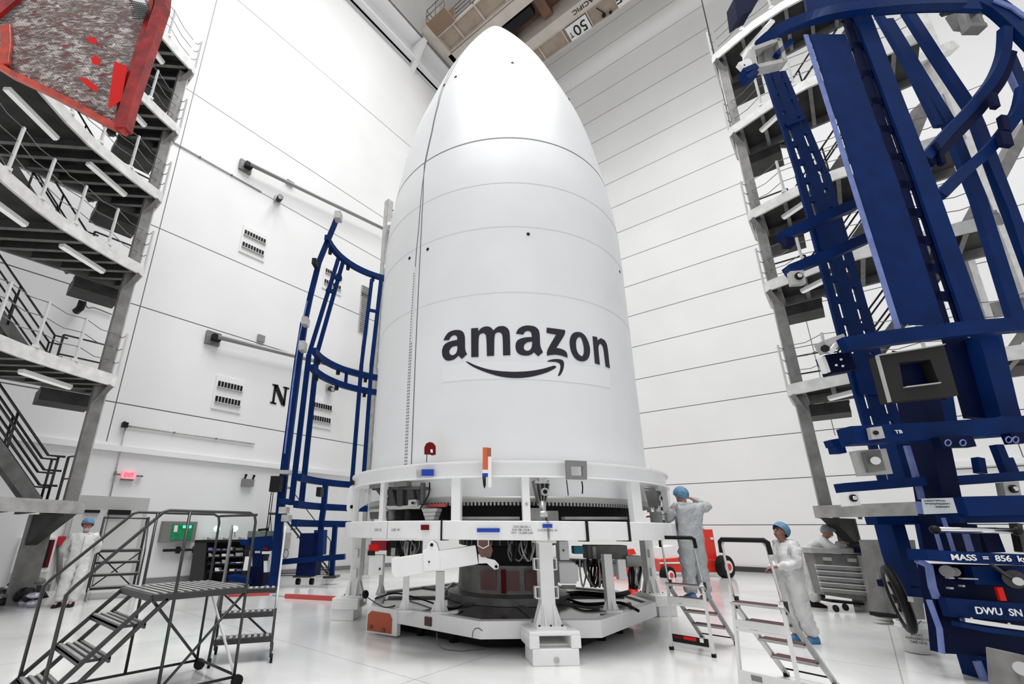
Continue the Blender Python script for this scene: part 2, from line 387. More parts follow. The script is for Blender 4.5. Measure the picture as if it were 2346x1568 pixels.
# logo, flattened on (arc length, height), cut into strips and wrapped round the shell
def chaikin(p):
    out = []; n = len(p)
    for i in range(n):
        a, b_, c = np.array(p[i - 1], float), np.array(p[i], float), np.array(p[(i + 1) % n], float)
        v1, v2 = nv(b_ - a), nv(c - b_)
        if v1 @ v2 > .55: out += [tuple(b_ + (a - b_) * .25), tuple(b_ + (c - b_) * .25)]
        else: out.append(tuple(b_))
    return out
LG = dict(
 a1=[[(185,412),(205,365),(240,320),(290,295),(350,287),(400,298),(430,335),(437,400),(437,530),(462,572),(400,628),(360,590),(320,630),(270,648),(225,650),(185,620),(168,570),(170,515),(190,465),(230,435),(290,415),(347,405),(347,372),(330,352),(300,350),(270,372),(250,408)],[(348,475),(300,480),(265,505),(250,545),(262,575),(290,588),(320,575),(342,545),(348,510)]],
 m=[[(508,272),(590,266),(592,305),(625,265),(680,245),(735,255),(768,295),(800,260),(855,240),(910,250),(948,285),(960,340),(965,585),(880,587),(876,360),(862,328),(835,315),(800,322),(778,350),(776,592),(692,595),(686,365),(672,335),(645,325),(612,338),(594,368),(594,605),(510,608)]],
 a2=[[(1030,335),(1045,290),(1085,255),(1140,238),(1200,238),(1255,250),(1295,285),(1308,340),(1310,480),(1345,550),(1290,598),(1240,552),(1200,585),(1140,592),(1080,582),(1035,545),(1022,480),(1035,420),(1080,390),(1140,375),(1215,372),(1212,330),(1195,305),(1160,300),(1130,315),(1115,345)],[(1220,425),(1170,430),(1135,450),(1118,485),(1125,520),(1155,535),(1190,528),(1215,495)]],
 z=[[(1388,262),(1600,290),(1608,330),(1500,500),(1560,508),(1625,545),(1632,615),(1560,588),(1480,575),(1392,590),(1388,530),(1497,345),(1385,325)]],
 o=[[(1745,310),(1690,325),(1655,390),(1655,480),(1685,580),(1740,645),(1810,662),(1870,635),(1895,560),(1890,470),(1850,370),(1800,320)],[(1765,370),(1735,395),(1728,450),(1735,520),(1760,575),(1800,600),(1820,570),(1822,500),(1805,420),(1790,380)]],
 n=[[(1922,362),(1975,372),(1982,410),(2015,385),(2055,400),(2085,440),(2100,500),(2125,738),(2075,718),(2050,510),(2035,465),(2010,450),(1992,470),(1990,520),(2008,697),(1950,680)]],
 smile=[[(445,660),(460,655),(560,705),(700,750),(850,773),(1030,780),(1200,770),(1340,745),(1440,715),(1480,703),(1502,720),(1485,740),(1400,785),(1280,822),(1150,848),(1000,855),(850,838),(720,800),(600,755),(500,705)]],
 tip=[[(1392,655),(1430,637),(1490,628),(1550,632),(1585,650),(1592,690),(1582,750),(1555,810),(1528,830),(1518,820),(1535,780),(1548,730),(1545,690),(1520,668),(1470,660),(1400,662)]])
def wrap(loops, name, m, off, smooth=True):
    L2 = []
    for lp in loops:
        if smooth: lp = chaikin(chaikin(lp))
        q = []
        for x, y in lp: a, z = fair_hit(980 + x / 5.1, 700 + y / 5.1); q.append((math.radians(a) * 2.7, z, 0))
        L2.append(q)
    tri = tessellate_polygon([[Vector(p) for p in q] for q in L2]); flat = [p for q in L2 for p in q]
    bm = bmesh.new(); vs = [bm.verts.new(p) for p in flat]
    for t in tri:
        try: bm.faces.new([vs[i] for i in t])
        except ValueError: pass
    u0 = min(p[0] for p in flat); u1 = max(p[0] for p in flat); u = u0 + .06
    while u < u1:
        bmesh.ops.bisect_plane(bm, geom=bm.verts[:] + bm.edges[:] + bm.faces[:], plane_co=(u, 0, 0), plane_no=(1, 0, 0)); u += .06
    s = MB(); bm.verts.index_update()
    s.add([fair_pt(math.degrees(v.co.x / 2.7), v.co.y, off) for v in bm.verts], [tuple(v.index for v in f.verts) for f in bm.faces], True)
    bm.free(); return s.build(name, m, fairing)
wrap([[(168, 700), (168, 905), (600, 868), (1100, 862), (1650, 900), (2130, 970), (2130, 760), (1650, 690), (1100, 660), (600, 660)]], 'decal_film', mat('decal_film', (.82, .82, .825), .3), .003, False)
for k, lp in LG.items(): wrap(lp, 'logo_arrow' if k in ('smile', 'tip') else 'logo_letter', INK, .007)

def arcpts(P, n=6):
    P = [np.array(p, float) for p in P]; out = []
    for i in range(len(P) - 1):
        p0, p1, p2, p3 = P[max(i - 1, 0)], P[i], P[i + 1], P[min(i + 2, len(P) - 1)]
        for k in range(n):
            t = k / n; out.append(.5 * ((2 * p1) + (-p0 + p2) * t + (2 * p0 - 5 * p1 + 4 * p2 - p3) * t * t + (-p0 + 3 * p1 - 3 * p2 + p3) * t**3))
    return out + [P[-1]]
# ------------------------------------------------------------------ ring stand under the fairing
stand = thing('transport_stand', 'white octagonal ring stand with columns and dark deck carrying the fairing', 'stand', (Q[0], Q[1], .2))
def cp(ang, r, z): a = math.radians(ang); return np.array([Q[0] + r * math.sin(a), Q[1] + r * math.cos(a), z])
c0 = (Q[0], Q[1], 0)
MB().lathe([(2.80, 2.545), (3.05, 2.545), (3.05, 2.525), (3.00, 2.51), (3.00, 2.345), (3.05, 2.33), (3.05, 2.31), (2.80, 2.31), (2.80, 2.545)], c0, 96, smooth=False).build('upper_ring', WHITEG, stand)
for a0 in range(0, 360, 45):
    s = MB(); A, B_ = cp(a0 + 22.5 - 22.3, 3.03, 1.605), cp(a0 + 22.5 + 22.3, 3.03, 1.605)
    s.sweep([cp(a0 + 22.5 - 22.3 + k * 44.6 / 8, 3.0, 1.605) for k in range(9)], .22, .25).build('lower_ring_segment', WHITE, stand, bevel=.012)
for a, w in ((159, .14), (140, .11), (104.5, .22), (213, .18), (186, .1), (70, .14), (20, .14), (330, .14), (285, .14), (245, .14)):
    MB().bar(cp(a, 2.95, 1.72), cp(a, 2.95, 2.33), w, .1, up=cp(a, 1, 0) - cp(a, 0, 0)).build('post', WHITEG, stand, bevel=.01)
# black straps round the lower ring
for x, y in ((1347, 1215), (1441, 1215), (1013, 1215)):
    d = ray(x, y); aa = math.degrees(math.atan2(d[0], d[1]))
    best = min(range(90, 181), key=lambda k: abs(math.degrees(math.atan2(*cp(k, 3.12, 0)[:2])) - aa))
    s = MB(); p = cp(best, 3.0, 1.605); s.box(p, (.035 if x > 1100 else .02, .25, .275), -math.radians(best)).build('strap', BLACKM, stand)
# lifting lugs at the ends of the ring
for x, sgn in ((792, -1), (1532, 1)):
    q = Q + RT[:2] * sgn * 3.02 + FW[:2] * -.2
    s = MB(); out = RT * sgn
    ku, dz = (1.6, .10) if sgn > 0 else (1, 0)
    pl = [np.array([q[0], q[1], 0]) + out * u * ku + np.array([0, 0, z + dz]) for u, z in ((-.28, 2.52), (-.05, 2.50), (.10, 2.42), (.14, 2.2), (.13, 1.98), (.05, 1.86), (-.06, 1.86), (-.12, 2.0), (-.28, 2.1))]
    s.prism(pl, FW * .06).build('lifting_lug', WHITEG, stand)
    c = np.array([q[0], q[1], 0]) + out * .03
    MB().cyl(c + [0, 0, 2.03] - FW * .012, c + [0, 0, 2.03] + FW * .07, .035).build('lug_hole', BLACK, stand)
    if sgn > 0: MB().cyl(c + [0, 0, 2.5] - out * .12, c + [0, 0, 2.82] - out * .12, .02).build('guide_rod', GREYL, stand); MB().cyl(c + [0, 0, 2.5] - out * .22, c + [0, 0, 2.76] - out * .22, .02).build('guide_rod', GREYL, stand)
    MB().box(c + [0, 0, 2.50 + dz] + out * -.03, (.10, .10, .10)).build('shackle_block', BLACKM, stand)
# columns
def column(ang, r, z0, z1, w, name='column'):
    b0 = cp(ang, r, z0); s = MB(); rz = -math.radians(ang)
    s.box(b0 + [0, 0, (z1 - z0) / 2], (w, w, z1 - z0), rz)
    s.box(b0 + [0, 0, .012], (w * 2.1, w * 2.1, .03), rz); s.box(b0 + [0, 0, z1 - z0 - .02], (w * 1.5, w * 1.5, .04), rz)
    R = np.array([[math.cos(rz), -math.sin(rz), 0], [math.sin(rz), math.cos(rz), 0], [0, 0, 1.]])
    for sx in (-1, 1):
        for t in (-.35, .35):
            s.prism([b0 + R @ np.array(v) for v in ((sx * w * .5, t * w - .008, .02), (sx * w * .98, t * w - .008, .02), (sx * w * .5, t * w - .008, .30))], R @ np.array([0, .016, 0]))
            s.prism([b0 + R @ np.array(v) for v in ((t * w - .008, sx * w * .5, .02), (t * w - .008, sx * w * .98, .02), (t * w - .008, sx * w * .5, .30))], R @ np.array([.016, 0, 0]))
    o = s.build(name, WHITE, stand, bevel=.006)
    s = MB()
    for sx in (-1, 1):
        for zz_ in (.42, .78):
            c = b0 + R @ np.array([sx * (w * .5 + .03), 0, zz_]); 
            for k in (-1, 1): s.box(c + [0, 0, k * .07], (.06, .10, .015), rz)
            s.box(c + R @ np.array([sx * .03, 0, 0]), (.012, .10, .15), rz); s.build('forklift_bracket', WHITEG, o); s = MB()
    s = MB()
    for k in (-1, 0, 1):
        for j in (-1, 1): s.cyl(b0 + R @ np.array([k * w * .8, j * w * .8, .02]), b0 + R @ np.array([k * w * .8, j * w * .8, .045]), .013, n=6)
    s.build('bolt', BLACKM, o)
    return o
PEDS = []
def ar(p): v = np.array(p[:2]) - Q; return math.degrees(math.atan2(v[0], v[1])) % 360, float(np.hypot(*v))
FOOT = [ar(PZ(1255, 1436, .385)), ar(PZ(812, 1366, .385)), ar(PZ(1493, 1361, .385)), (315, 2.7)]
for (ang, r0), rot_ in zip(FOOT, (135, 225, 45, 315)): column(ang, r0, .385, 1.48, .19)
# deck
HS, CH = 2.35, 1.15
oct_ = [(HS, -CH), (HS, CH), (CH, HS), (-CH, HS), (-HS, CH), (-HS, -CH), (-CH, -HS), (CH, -HS)]
def octp(k, z): return [np.array([Q[0] + x * k, Q[1] + y * k, z]) for x, y in oct_]
s = MB(); n = 8
for (ka, za), (kb, zb) in (((1., .2), (1., .42)), ((1., .42), (.94, .42)), ((.94, .42), (.94, .385)), ((1., .2), (.86, .2)), ((.86, .2), (.86, .36)), ((.94, .385), (.94, .36)), ((.94, .36), (.86, .36))):
    A, B_ = octp(ka, za), octp(kb, zb); s.add(A + B_, [(i, (i + 1) % n, n + (i + 1) % n, n + i) for i in range(n)])
s.build('deck_edge_beam', WHITE, stand)
s = MB(); s.prism(octp(.94, .36), (0, 0, .035)); s.build('deck_plate', DECKG, stand)
s = MB()
for a in range(0, 360, 45): s.bar(cp(a, .9, .40), cp(a, 2.25, .40), .12, .05)
s.build('deck_spoke', GREYM, stand)
s = MB()
for a in (10, 80, 100, 170, 190, 260, 280, 350): s.cyl(cp(a, 2.0, .0), cp(a, 2.0, .2), .07)
s.build('air_bearing_pad', BLACKM, stand)
MB().prism(octp(.84, .03), (0, 0, .17)).build('under_deck_shade', BLACK, stand)  # black block added to deepen the shadow between deck and floor
# inner short legs on the deck
for x, y0, y1, w in ((872, 1290, 1363, .09), (928, 1320, 1402, .10), (1007, 1310, 1405, .13), (1400, 1270, 1402, .13)):
    b0 = PZ(x, y1, .42); t = PQ(x, y0, b0)[2]
    s = MB(); s.box(b0 + [0, 0, (t - .42) / 2], (w, w, t - .42), .8); s.box(b0 + [0, 0, .015], (w * 2, w * 2, .03), .8)
    for k in range(4):
        R = np.array([[math.cos(.8 + k * PI / 2), -math.sin(.8 + k * PI / 2), 0], [math.sin(.8 + k * PI / 2), math.cos(.8 + k * PI / 2), 0], [0, 0, 1]])
        s.prism([b0 + R @ np.array(v) for v in ((w * .5, -.006, .03), (w, -.006, .03), (w * .5, -.006, .18))], R @ np.array([0, .012, 0]))
    s.build('short_leg', WHITE, stand)
# sloping box arm with lug below the front of the ring
s = MB(); dA = 6.55
pa = [PD(898, 1280, dA), PD(1092, 1246, dA), PD(1107, 1287, dA), PD(1146, 1305, dA), PD(1150, 1295, dA), PD(1128, 1280, dA)]
s.prism([PD(896, 1281, dA), PD(1090, 1250, dA), PD(1096, 1293, dA), PD(905, 1326, dA), PD(897, 1314, dA)], FW * .24)
arm = s.build('box_arm', WHITE, stand, bevel=.01)
s = MB(); s.prism([PD(968, 1262, dA - .03), PD(978, 1258, dA - .03), PD(983, 1243, dA - .03), PD(991, 1240, dA - .03), PD(1000, 1246, dA - .03), PD(1005, 1262, dA - .03), PD(1008, 1306, dA - .03), PD(972, 1310, dA - .03)], FW * .30)
lug = s.build('arm_lug', WHITEG, arm, bevel=.006)
MB().cyl(PD(989, 1249, dA - .04), PD(989, 1249, dA), .022).cyl(PD(983, 1288, dA - .04), PD(983, 1288, dA), .012).build('pin_hole', BLACK, arm)
s = MB(); s.prism([PD(1096, 1270, dA), PD(1118, 1280, dA), PD(1134, 1284, dA), PD(1143, 1294, dA), PD(1142, 1304, dA), PD(1133, 1306, dA), PD(1115, 1291, dA), PD(1097, 1292, dA)], FW * .1).build('clevis', WHITEG, arm)
MB().cyl(PD(1137, 1299, dA - .02), PD(1137, 1299, dA + .12), .02).build('clevis_pin', BLACK, arm)
s = MB(); s.prism([PD(1093, 1240, dA - .02), PD(1107, 1232, dA - .02), PD(1122, 1240, dA - .02), PD(1129, 1262, dA - .02), PD(1124, 1278, dA - .02), PD(1102, 1277, dA - .02), PD(1095, 1262, dA - .02)], FW * .12).build('pad_cover', BROWN, arm)
hx = [PD(1107 + 14 * math.cos(a), 1244 + 13 * math.sin(a), dA - .04) for a in np.arange(6) * PI / 3 + PI / 6]
MB().tube(hx, .008, 6, closed=True).build('shackle', WHITEG, arm)
# stickers on the rings
def sticker(x0, y0, x1, y1, dep, m, name, parent, tilt=0):
    a, b_, c, d = PD(x0, y0, dep), PD(x1, y0 + tilt, dep), PD(x1, y1 + tilt, dep), PD(x0, y1, dep)
    return MB().prism([a, b_, c, d], FW * .01).build(name, m, parent)
def facing(x, y, R, ang_off=0):
    """point on the cylinder of radius R round the stand axis"""
    d = ray(x, y); o = -Q; A = d[0]**2 + d[1]**2; B_ = 2 * (o @ d[:2]); C_ = o @ o - R * R; D_ = B_ * B_ - 4 * A * C_
    t = (-B_ - math.sqrt(max(D_, 0))) / 2 / A; return CAMP + d * t
def ring_label(x0, y0, x1, y1, R, m, name, th=.012):
    P = [facing(x, y, R) for x, y in ((x0, y0), (x1, y0), (x1, y1), (x0, y1))]; nrm = nv([P[0][0] - Q[0], P[0][1] - Q[1], 0])
    return MB().prism(P, nrm * th).build(name, m, stand)
ring_label(967, 1076, 994, 1091, 3.05, LABEL, 'blue_label'); ring_label(955, 1078, 965, 1094, 3.05, GREYL, 'tag')
ring_label(1093, 1211, 1145, 1220, 3.125, LABEL, 'blue_label'); ring_label(1243, 1201, 1265, 1210, 3.125, LABEL, 'blue_label')
ring_label(965, 1203, 983, 1215, 3.125, REDD, 'red_label')
def ring_text(body, x, y, hpx, R, wpx):
    p = facing(x, y, R); q = facing(x + 1, y, R); r_ = nv([q[0] - p[0], q[1] - p[1], 0]); sz = np.linalg.norm(facing(x, y + hpx, R) - p) * 1.35
    w = np.linalg.norm(facing(x + wpx, y, R) - p)
    text(body, sz, p + nv([p[0] - Q[0], p[1] - Q[1], 0]) * .004, frame3(r_, (0, 0, 1)), 'stencil', BLACKM, stand, .001, width=w)
ring_text('DW-08102-1', 1196, 1208, 5, 3.125, 38); ring_text('S/N 98-1518-1', 1196, 1215, 5, 3.125, 44); ring_text('WT. 15,500 LBS', 1196, 1222, 5, 3.125, 50)
ring_text('LOCATION  R1', 1255, 1216, 5, 3.125, 44); ring_text('LOC. R', 866, 1215, 6, 3.125, 16); ring_text('LOC. M', 906, 1215, 6, 3.125, 18)
ring_text('N1', 1207, 1156, 9, 3.01, 5)
# grey square frame hooked on the ring
s = MB(); A = [facing(x, y, 3.12) for x, y in ((1294, 1056), (1340, 1058), (1341, 1100), (1296, 1099))]; B_ = [facing(x, y, 3.12) for x, y in ((1304, 1069), (1331, 1070), (1332, 1091), (1306, 1091))]
s.add([p for p in A + B_] + [p + nv([p[0] - Q[0], p[1] - Q[1], 0]) * .05 for p in A + B_], [(i, (i + 1) % 4, 4 + (i + 1) % 4, 4 + i) for i in range(4)] + [(8 + i, 8 + (i + 1) % 4, 12 + (i + 1) % 4, 12 + i) for i in range(4)] + [(i, (i + 1) % 4, 8 + (i + 1) % 4, 8 + i) for i in range(4)] + [(4 + i, 4 + (i + 1) % 4, 12 + (i + 1) % 4, 12 + i) for i in range(4)])
tag(s.build('square_bracket', mat('anodised_grey', (.26, .26, .25), .4, .5)), 'small grey square metal frame hooked over the white upper ring', 'bracket')
# red paddle cover and orange tube
pc = facing(985, 1040, 3.0)
t = thing('red_cover_tag', 'dark red rounded cover on a thin stalk above the ring', 'cover', (pc[0], pc[1], 2.545))
MB().prism([facing(x, y, 3.0) for x, y in ((972, 1041), (972, 1026), (976, 1017), (984, 1013), (992, 1015), (998, 1022), (998, 1041), (990, 1043), (984, 1041))], FW * .06).build('paddle', REDD, t)
MB().prism([facing(x, y, 2.99) - FW * .02 for x, y in ((986, 1031), (991, 1030), (992, 1038), (987, 1038))], FW * .01).build('sticker', WHITE, t)
MB().cyl(facing(978, 1040, 3.0), facing(977, 1060, 3.0), .006).build('stalk', BLACKM, t)
pc = facing(1111, 1070, 3.14)
t = thing('work_order_tube', 'orange and blue labelled clear tube hanging on the ring front', 'document tube', (pc[0], pc[1], 2.2))
for a, b_, c, d, m, nm in ((1106, 1026, 1118, 1077, mat('orange_label', (.70, .13, .04), .4), 'orange_label'), (1105, 1077, 1119, 1085, WHITE, 'white_band'), (1105, 1085, 1119, 1093, LABEL, 'blue_band'), (1117, 1027, 1125, 1047, mat('rust_label', (.35, .12, .07), .4), 'hook_label'), (1118, 1047, 1126, 1117, WHITEG, 'clear_sleeve')):
    MB().bar(facing((a + c) / 2, b_, 3.13), facing((a + c) / 2, d, 3.13), np.linalg.norm(facing(c, b_, 3.13) - facing(a, b_, 3.13)), .03, up=FW).build(nm, m, t)
MB().tube([facing(1109, 1093, 3.13), facing(1110, 1112, 3.13), facing(1110, 1120, 3.13)], [.025, .02, .004]).build('black_tip', BLACKM, t)
# latches in the gap
def latch(x, y0, y1, w, name, label):
    p0 = facing(x, (y0 + y1) / 2, 2.92); t = thing(name, label, 'jack', (p0[0], p0[1], 1.73), 0, 'jacks in the ring gap')
    r_ = nv(np.cross(nv([p0[0] - Q[0], p0[1] - Q[1], 0]), (0, 0, 1))) * -1
    ou = nv([p0[0] - Q[0], p0[1] - Q[1], 0])
    b = np.array([p0[0], p0[1], 0])
    s = MB()
    for k in (-1, -.3, .35, 1):
        s.prism([b + r_ * (w * k - .008) + ou * .03 + [0, 0, 2.28], b + r_ * (w * k - .008) + ou * .05 + [0, 0, 2.22], b + r_ * (w * k * .45 - .008) + ou * .03 + [0, 0, 1.98], b + r_ * (w * k * .45 - .008) - ou * .12 + [0, 0, 1.98], b + r_ * (w * k - .008) - ou * .14 + [0, 0, 2.28]], r_ * .016)
    s.build('gusset', GREYM, t)
    s = MB(); s.box(b + [0, 0, 2.25] + ou * -.05, (w * 2.1, .2, .03), math.atan2(r_[1], r_[0])); s.box(b + [0, 0, 2.29], (w * .8, .1, .05), math.atan2(r_[1], r_[0])).build('top_plate', ALU, t)
    MB().cyl(b + [0, 0, 1.73], b + [0, 0, 2.0], .05).cyl(b + [0, 0, 1.78], b + [0, 0, 1.86], .09).build('jack_screw', ALU, t)
    MB().cyl(b + r_ * w * .3 + ou * .03 + [0, 0, 2.12], b + r_ * w * .3 + ou * .07 + [0, 0, 2.12], .055).build('bearing_housing', GREYL, t); MB().cyl(b + r_ * w * .3 + ou * .07 + [0, 0, 2.12], b + r_ * w * .3 + ou * .08 + [0, 0, 2.12], .03).build('bearing_bore', BLACK, t)
    MB().box(b + r_ * -w * 1.1 + [0, 0, 1.82], (.18, .14, .16), math.atan2(r_[1], r_[0])).box(b + r_ * w * 1.2 + [0, 0, 1.80], (.16, .14, .13), math.atan2(r_[1], r_[0])).build('drive_box', GREYM, t)
jw = thing('leveling_jack', 'wide dark gusseted jack bracket left of the first post inside the ring gap', 'jack', facing(910, 1190, 2.9), 0, 'jacks in the ring gap')
JR = 2.93
def fpl(pts, R, th): P = [facing(x, y, R) for x, y in pts]; n_ = nv([P[0][0] - Q[0], P[0][1] - Q[1], 0]); return MB().prism(P, -n_ * th)
fpl([(846, 1110), (872, 1109), (871, 1118), (846, 1120)], JR + .05, .10).build('pad', GREYM, jw); fpl([(902, 1105), (931, 1104), (932, 1114), (902, 1116)], JR + .05, .10).build('pad', GREYM, jw)
fpl([(850, 1117), (960, 1115), (961, 1122), (853, 1124)], JR + .02, .2).build('top_plate', mat('jack_steel', (.10, .10, .10), .45, .4, noise=.2), jw)
for x0_, x1_ in ((860, 894), (884, 902), (908, 916), (932, 946)): fpl([(x0_, 1122), (x0_ + 14, 1122), (x1_ + 6, 1160), (x1_ - 6, 1162)], JR, .16).build('gusset', GREYD, jw)
fpl([(878, 1123), (958, 1122), (960, 1158), (898, 1160)], JR - .05, .04).build('web_plate', MATS['jack_steel'], jw)
fpl([(884, 1160), (965, 1158), (960, 1166), (890, 1168)], JR + .02, .2).build('foot_plate', ALU, jw); fpl([(936, 1146), (953, 1145), (956, 1160), (934, 1161)], JR + .06, .08).build('bearing_housing', ALU, jw)
MB().cyl(facing(945, 1153, JR + .10), facing(945, 1153, JR), .02).build('bearing_bore', BLACK, jw)
for x, w_ in ((897, 12), (936, 14)): MB().cyl(facing(x, 1166, JR - .05), facing(x, 1192, JR - .05), .05).build('jack_screw', BLACKM if x > 920 else GREYM, jw)
fpl([(846, 1168), (886, 1166), (888, 1188), (848, 1190)], JR, .15).build('drive_box', MATS['jack_steel'], jw); fpl([(846, 1168), (886, 1166), (886, 1172), (847, 1174)], JR + .02, .15).build('drive_lid', GREYL, jw)
MB().tube(arcpts([facing(984, 1106, JR), facing(983, 1130, JR), facing(972, 1152, JR), facing(962, 1166, JR)]), .012, 6).build('cable', BLACKM, jw); fpl([(963, 1106), (970, 1106), (969, 1155), (963, 1155)], JR, .06).build('side_post', MATS['jack_steel'], jw)
for k in range(3): fpl([(966 + k * 3, 1166 + k * 9), (1001 - k * 3, 1165 + k * 9), (999 - k * 3, 1173 + k * 9), (968 + k * 3, 1174 + k * 9)], JR - .03, .14).build('load_cell', ALU if k % 2 else GREYL, jw)
fpl([(975, 1156), (1021, 1154), (1021, 1162), (985, 1163)], JR - .12, .03).build('warning_strip', mat('faded_red', (.55, .07, .06), .4), jw)
latch(1242, 1105, 1190, .10, 'leveling_jack', 'narrow jack with round bearing right of the middle post')
latch(1505, 1115, 1190, .12, 'leveling_jack', 'dark jack at the right end of the ring by the worker')
# hook straps below the square frame
MB().tube([facing(1298, 1100, 3.1), facing(1300, 1118, 3.1), facing(1302, 1136, 3.1)], .007).tube([facing(1333, 1103, 3.1), facing(1335, 1118, 3.1), facing(1334, 1132, 3.1)], .009).build('hook_strap', BLACKM, stand)
# foot blocks
def foot(k, name_label):
    ang, r0 = FOOT[k]; c = cp(ang, r0 + .06, 0); rz = -math.radians(ang)
    t = thing('support_block', name_label, 'support block', c, rz, 'support blocks under the stand columns')
    MB().box((0, .06, .095), (.60, .42, .19)).build('lower_block', WHITE, t, bevel=.01, local=True)
    s = MB()
    s.box((-.27, .02, .265), (.13, .50, .15)); s.box((.27, .02, .265), (.13, .50, .15)); s.box((0, .02, .360), (.66, .50, .05)); s.box((0, -.05, .205), (.60, .38, .03))
    s.build('upper_block', WHITE, t, bevel=.012, local=True)
    MB().cyl((0, .27, .07), (0, .285, .07), .035).build('bolt_head', GREYL, t, local=True)
foot(0, 'white slotted block under the front column nearest the camera'); foot(1, 'white slotted block under the left column beside the orange box')
foot(2, 'white slotted block under the right rear column'); foot(3, 'white slotted block under the far rear column')
# ------------------------------------------------------------------ payload adapter inside
ad = thing('payload_adapter', 'dark grey drum with dark red panels in the middle of the deck', 'adapter', (Q[0], Q[1], .4))
GP = mat('adapter_grey', (.22, .215, .21), .4, .3, noise=.25, nscale=4)
MB().lathe([(0, .4), (1.15, .4), (1.15, .52), (.95, .56), (.93, .98), (1.0, .98), (1.0, 1.02), (.8, 1.05)], c0, 48, smooth=False).build('base_drum', GP, ad)
MB().lathe([(.80, 1.05), (.78, 1.32), (.9, 1.34), (.92, 1.62), (.85, 1.95), (0, 1.95)], c0, 48, smooth=False).build('upper_drum', BLACKM, ad)
s = MB()
for k in range(40): s.bar(cp(k * 9, .93, 1.35), cp(k * 9, .93, 1.60), .02, .02)
s.build('drum_rib', GP, ad)
for a in (118, 142, 166): MB().lathe([(.945, .62), (.96, .62), (.96, .93), (.945, .93)], c0, 8, math.radians(a - 9), math.radians(a + 9), False).build('access_panel', mat('dull_brown_panel', (.24, .11, .10), .4), ad)
MB().lathe([(.965, .58), (.99, .58), (.99, .96), (.965, .96)], c0, 4, math.radians(147), math.radians(152), False).build('red_strip', REDD, ad)
MB().lathe([(2.45, 1.74), (2.45, 1.97), (0, 1.97)], c0, 64, smooth=False).build('ring_gap_shade', BLACK, ad)  # black cylinder added as painted shade filling the gap below the fairing
for x0_, x1_ in ((1060, 1190), (1290, 1430)):
    P_ = [facing(x, 1188, 2.7) for x in np.linspace(x0_, x1_, 8)]; MB().sweep(P_, .12, .04).build('cable_tray', GREYL, ad)
# clutter under the ring: pumps, boxes, hoses (each its own thing)
def clutter(kind, x0, y0, x1, y1, dep, th, m, label, cat, rz=.8, extras=()):
    a = PD((x0 + x1) / 2, y1, dep); w = abs(x1 - x0) * np.linalg.norm(PD(x0 + 1, y1, dep) - PD(x0, y1, dep)); h = PD((x0 + x1) / 2, y0, dep)[2] - a[2]
    t = thing(kind, label, cat, a, math.atan2(RT[1], RT[0]))
    MB().box((0, th / 2, h / 2), (w, th, h)).build('housing', m, t, local=True, bevel=.01)
    for nm, mm_, c, d in extras: MB().box((c[0] * w, c[1], c[2] * h), (d[0] * w, d[1], d[2] * h)).build(nm, mm_, t, local=True)
    return t
clutter('control_cabinet', 843, 1272, 876, 1318, 7.6, .2, WHITE, 'white control cabinet hung between the left column and box arm', 'cabinet', extras=(('top_panel', RED, (-.2, -.01, 1.35), (.7, .03, .35)), ('gauge_panel', BLACKM, (-.35, -.01, 1.1), (.5, .03, .25)), ('latch', BLACKM, (.3, -.01, .3), (.1, .02, .1))))
clutter('red_tool_box', 848, 1240, 885, 1262, 8.6, .25, mat('crimson', (.45, .01, .03), .4), 'crimson box behind the left column under the ring', 'box')
clutter('pump_unit', 1283, 1240, 1305, 1284, 7.8, .3, WHITEG, 'white upper cover right of the front column', 'pump', extras=(('handle', BLACKM, (-.1, -.01, .5), (.12, .02, .1)),))
clutter('pump_unit', 1283, 1290, 1322, 1338, 7.8, .3, WHITEG, 'white lower tank right of the front column', 'pump', extras=(('side_cap', WHITE, (.55, .1, .5), (.2, .15, .8)), ('band', GREYM, (0, -.01, -.15), (.8, .02, .18))))
clutter('hydraulic_unit', 1348, 1250, 1440, 1282, 8.2, .35, GREYM, 'dark grey hydraulic housing under the right of the ring', 'hydraulic unit', extras=(('bracket', GREYL, (-.35, -.02, .3), (.08, .04, 1.2)), ('lower_rail', GREYL, (0, -.02, -.12), (.9, .05, .2))))
clutter('junction_box', 1388, 1292, 1418, 1318, 7.9, .2, mat('primer_green_grey', (.40, .42, .39), .5), 'pale green grey box on the short right leg', 'box')
clutter('junction_box', 1419, 1282, 1438, 1330, 7.8, .15, WHITE, 'white tall box beside the short right leg', 'box')
clutter('junction_box', 1437, 1274, 1472, 1302, 8.1, .2, mat('primer_green_grey', (.40, .42, .39), .5), 'pale green grey box hanging near the right column', 'box')
clutter('teal_canister', 1316, 1252, 1338, 1270, 8.0, .2, TEAL, 'teal canister under the ring right of the white cover', 'canister')
clutter('cable_tray', 885, 1240, 965, 1275, 8.8, .3, mat('dark_machinery', (.035, .035, .035), .5, .3, noise=.5, nscale=14), 'black machinery behind the left of the box arm', 'machinery', extras=(('fitting', ALU, (-.3, -.03, .3), (.12, .05, .5)), ('fitting', ALU, (.2, -.03, .2), (.1, .05, .3))))
clutter('cable_tray', 1320, 1285, 1400, 1300, 8.9, .3, MATS['dark_machinery'], 'black machinery behind the right short leg', 'machinery', extras=(('fitting', ALU, (-.3, -.03, .3), (.12, .05, .7)),))
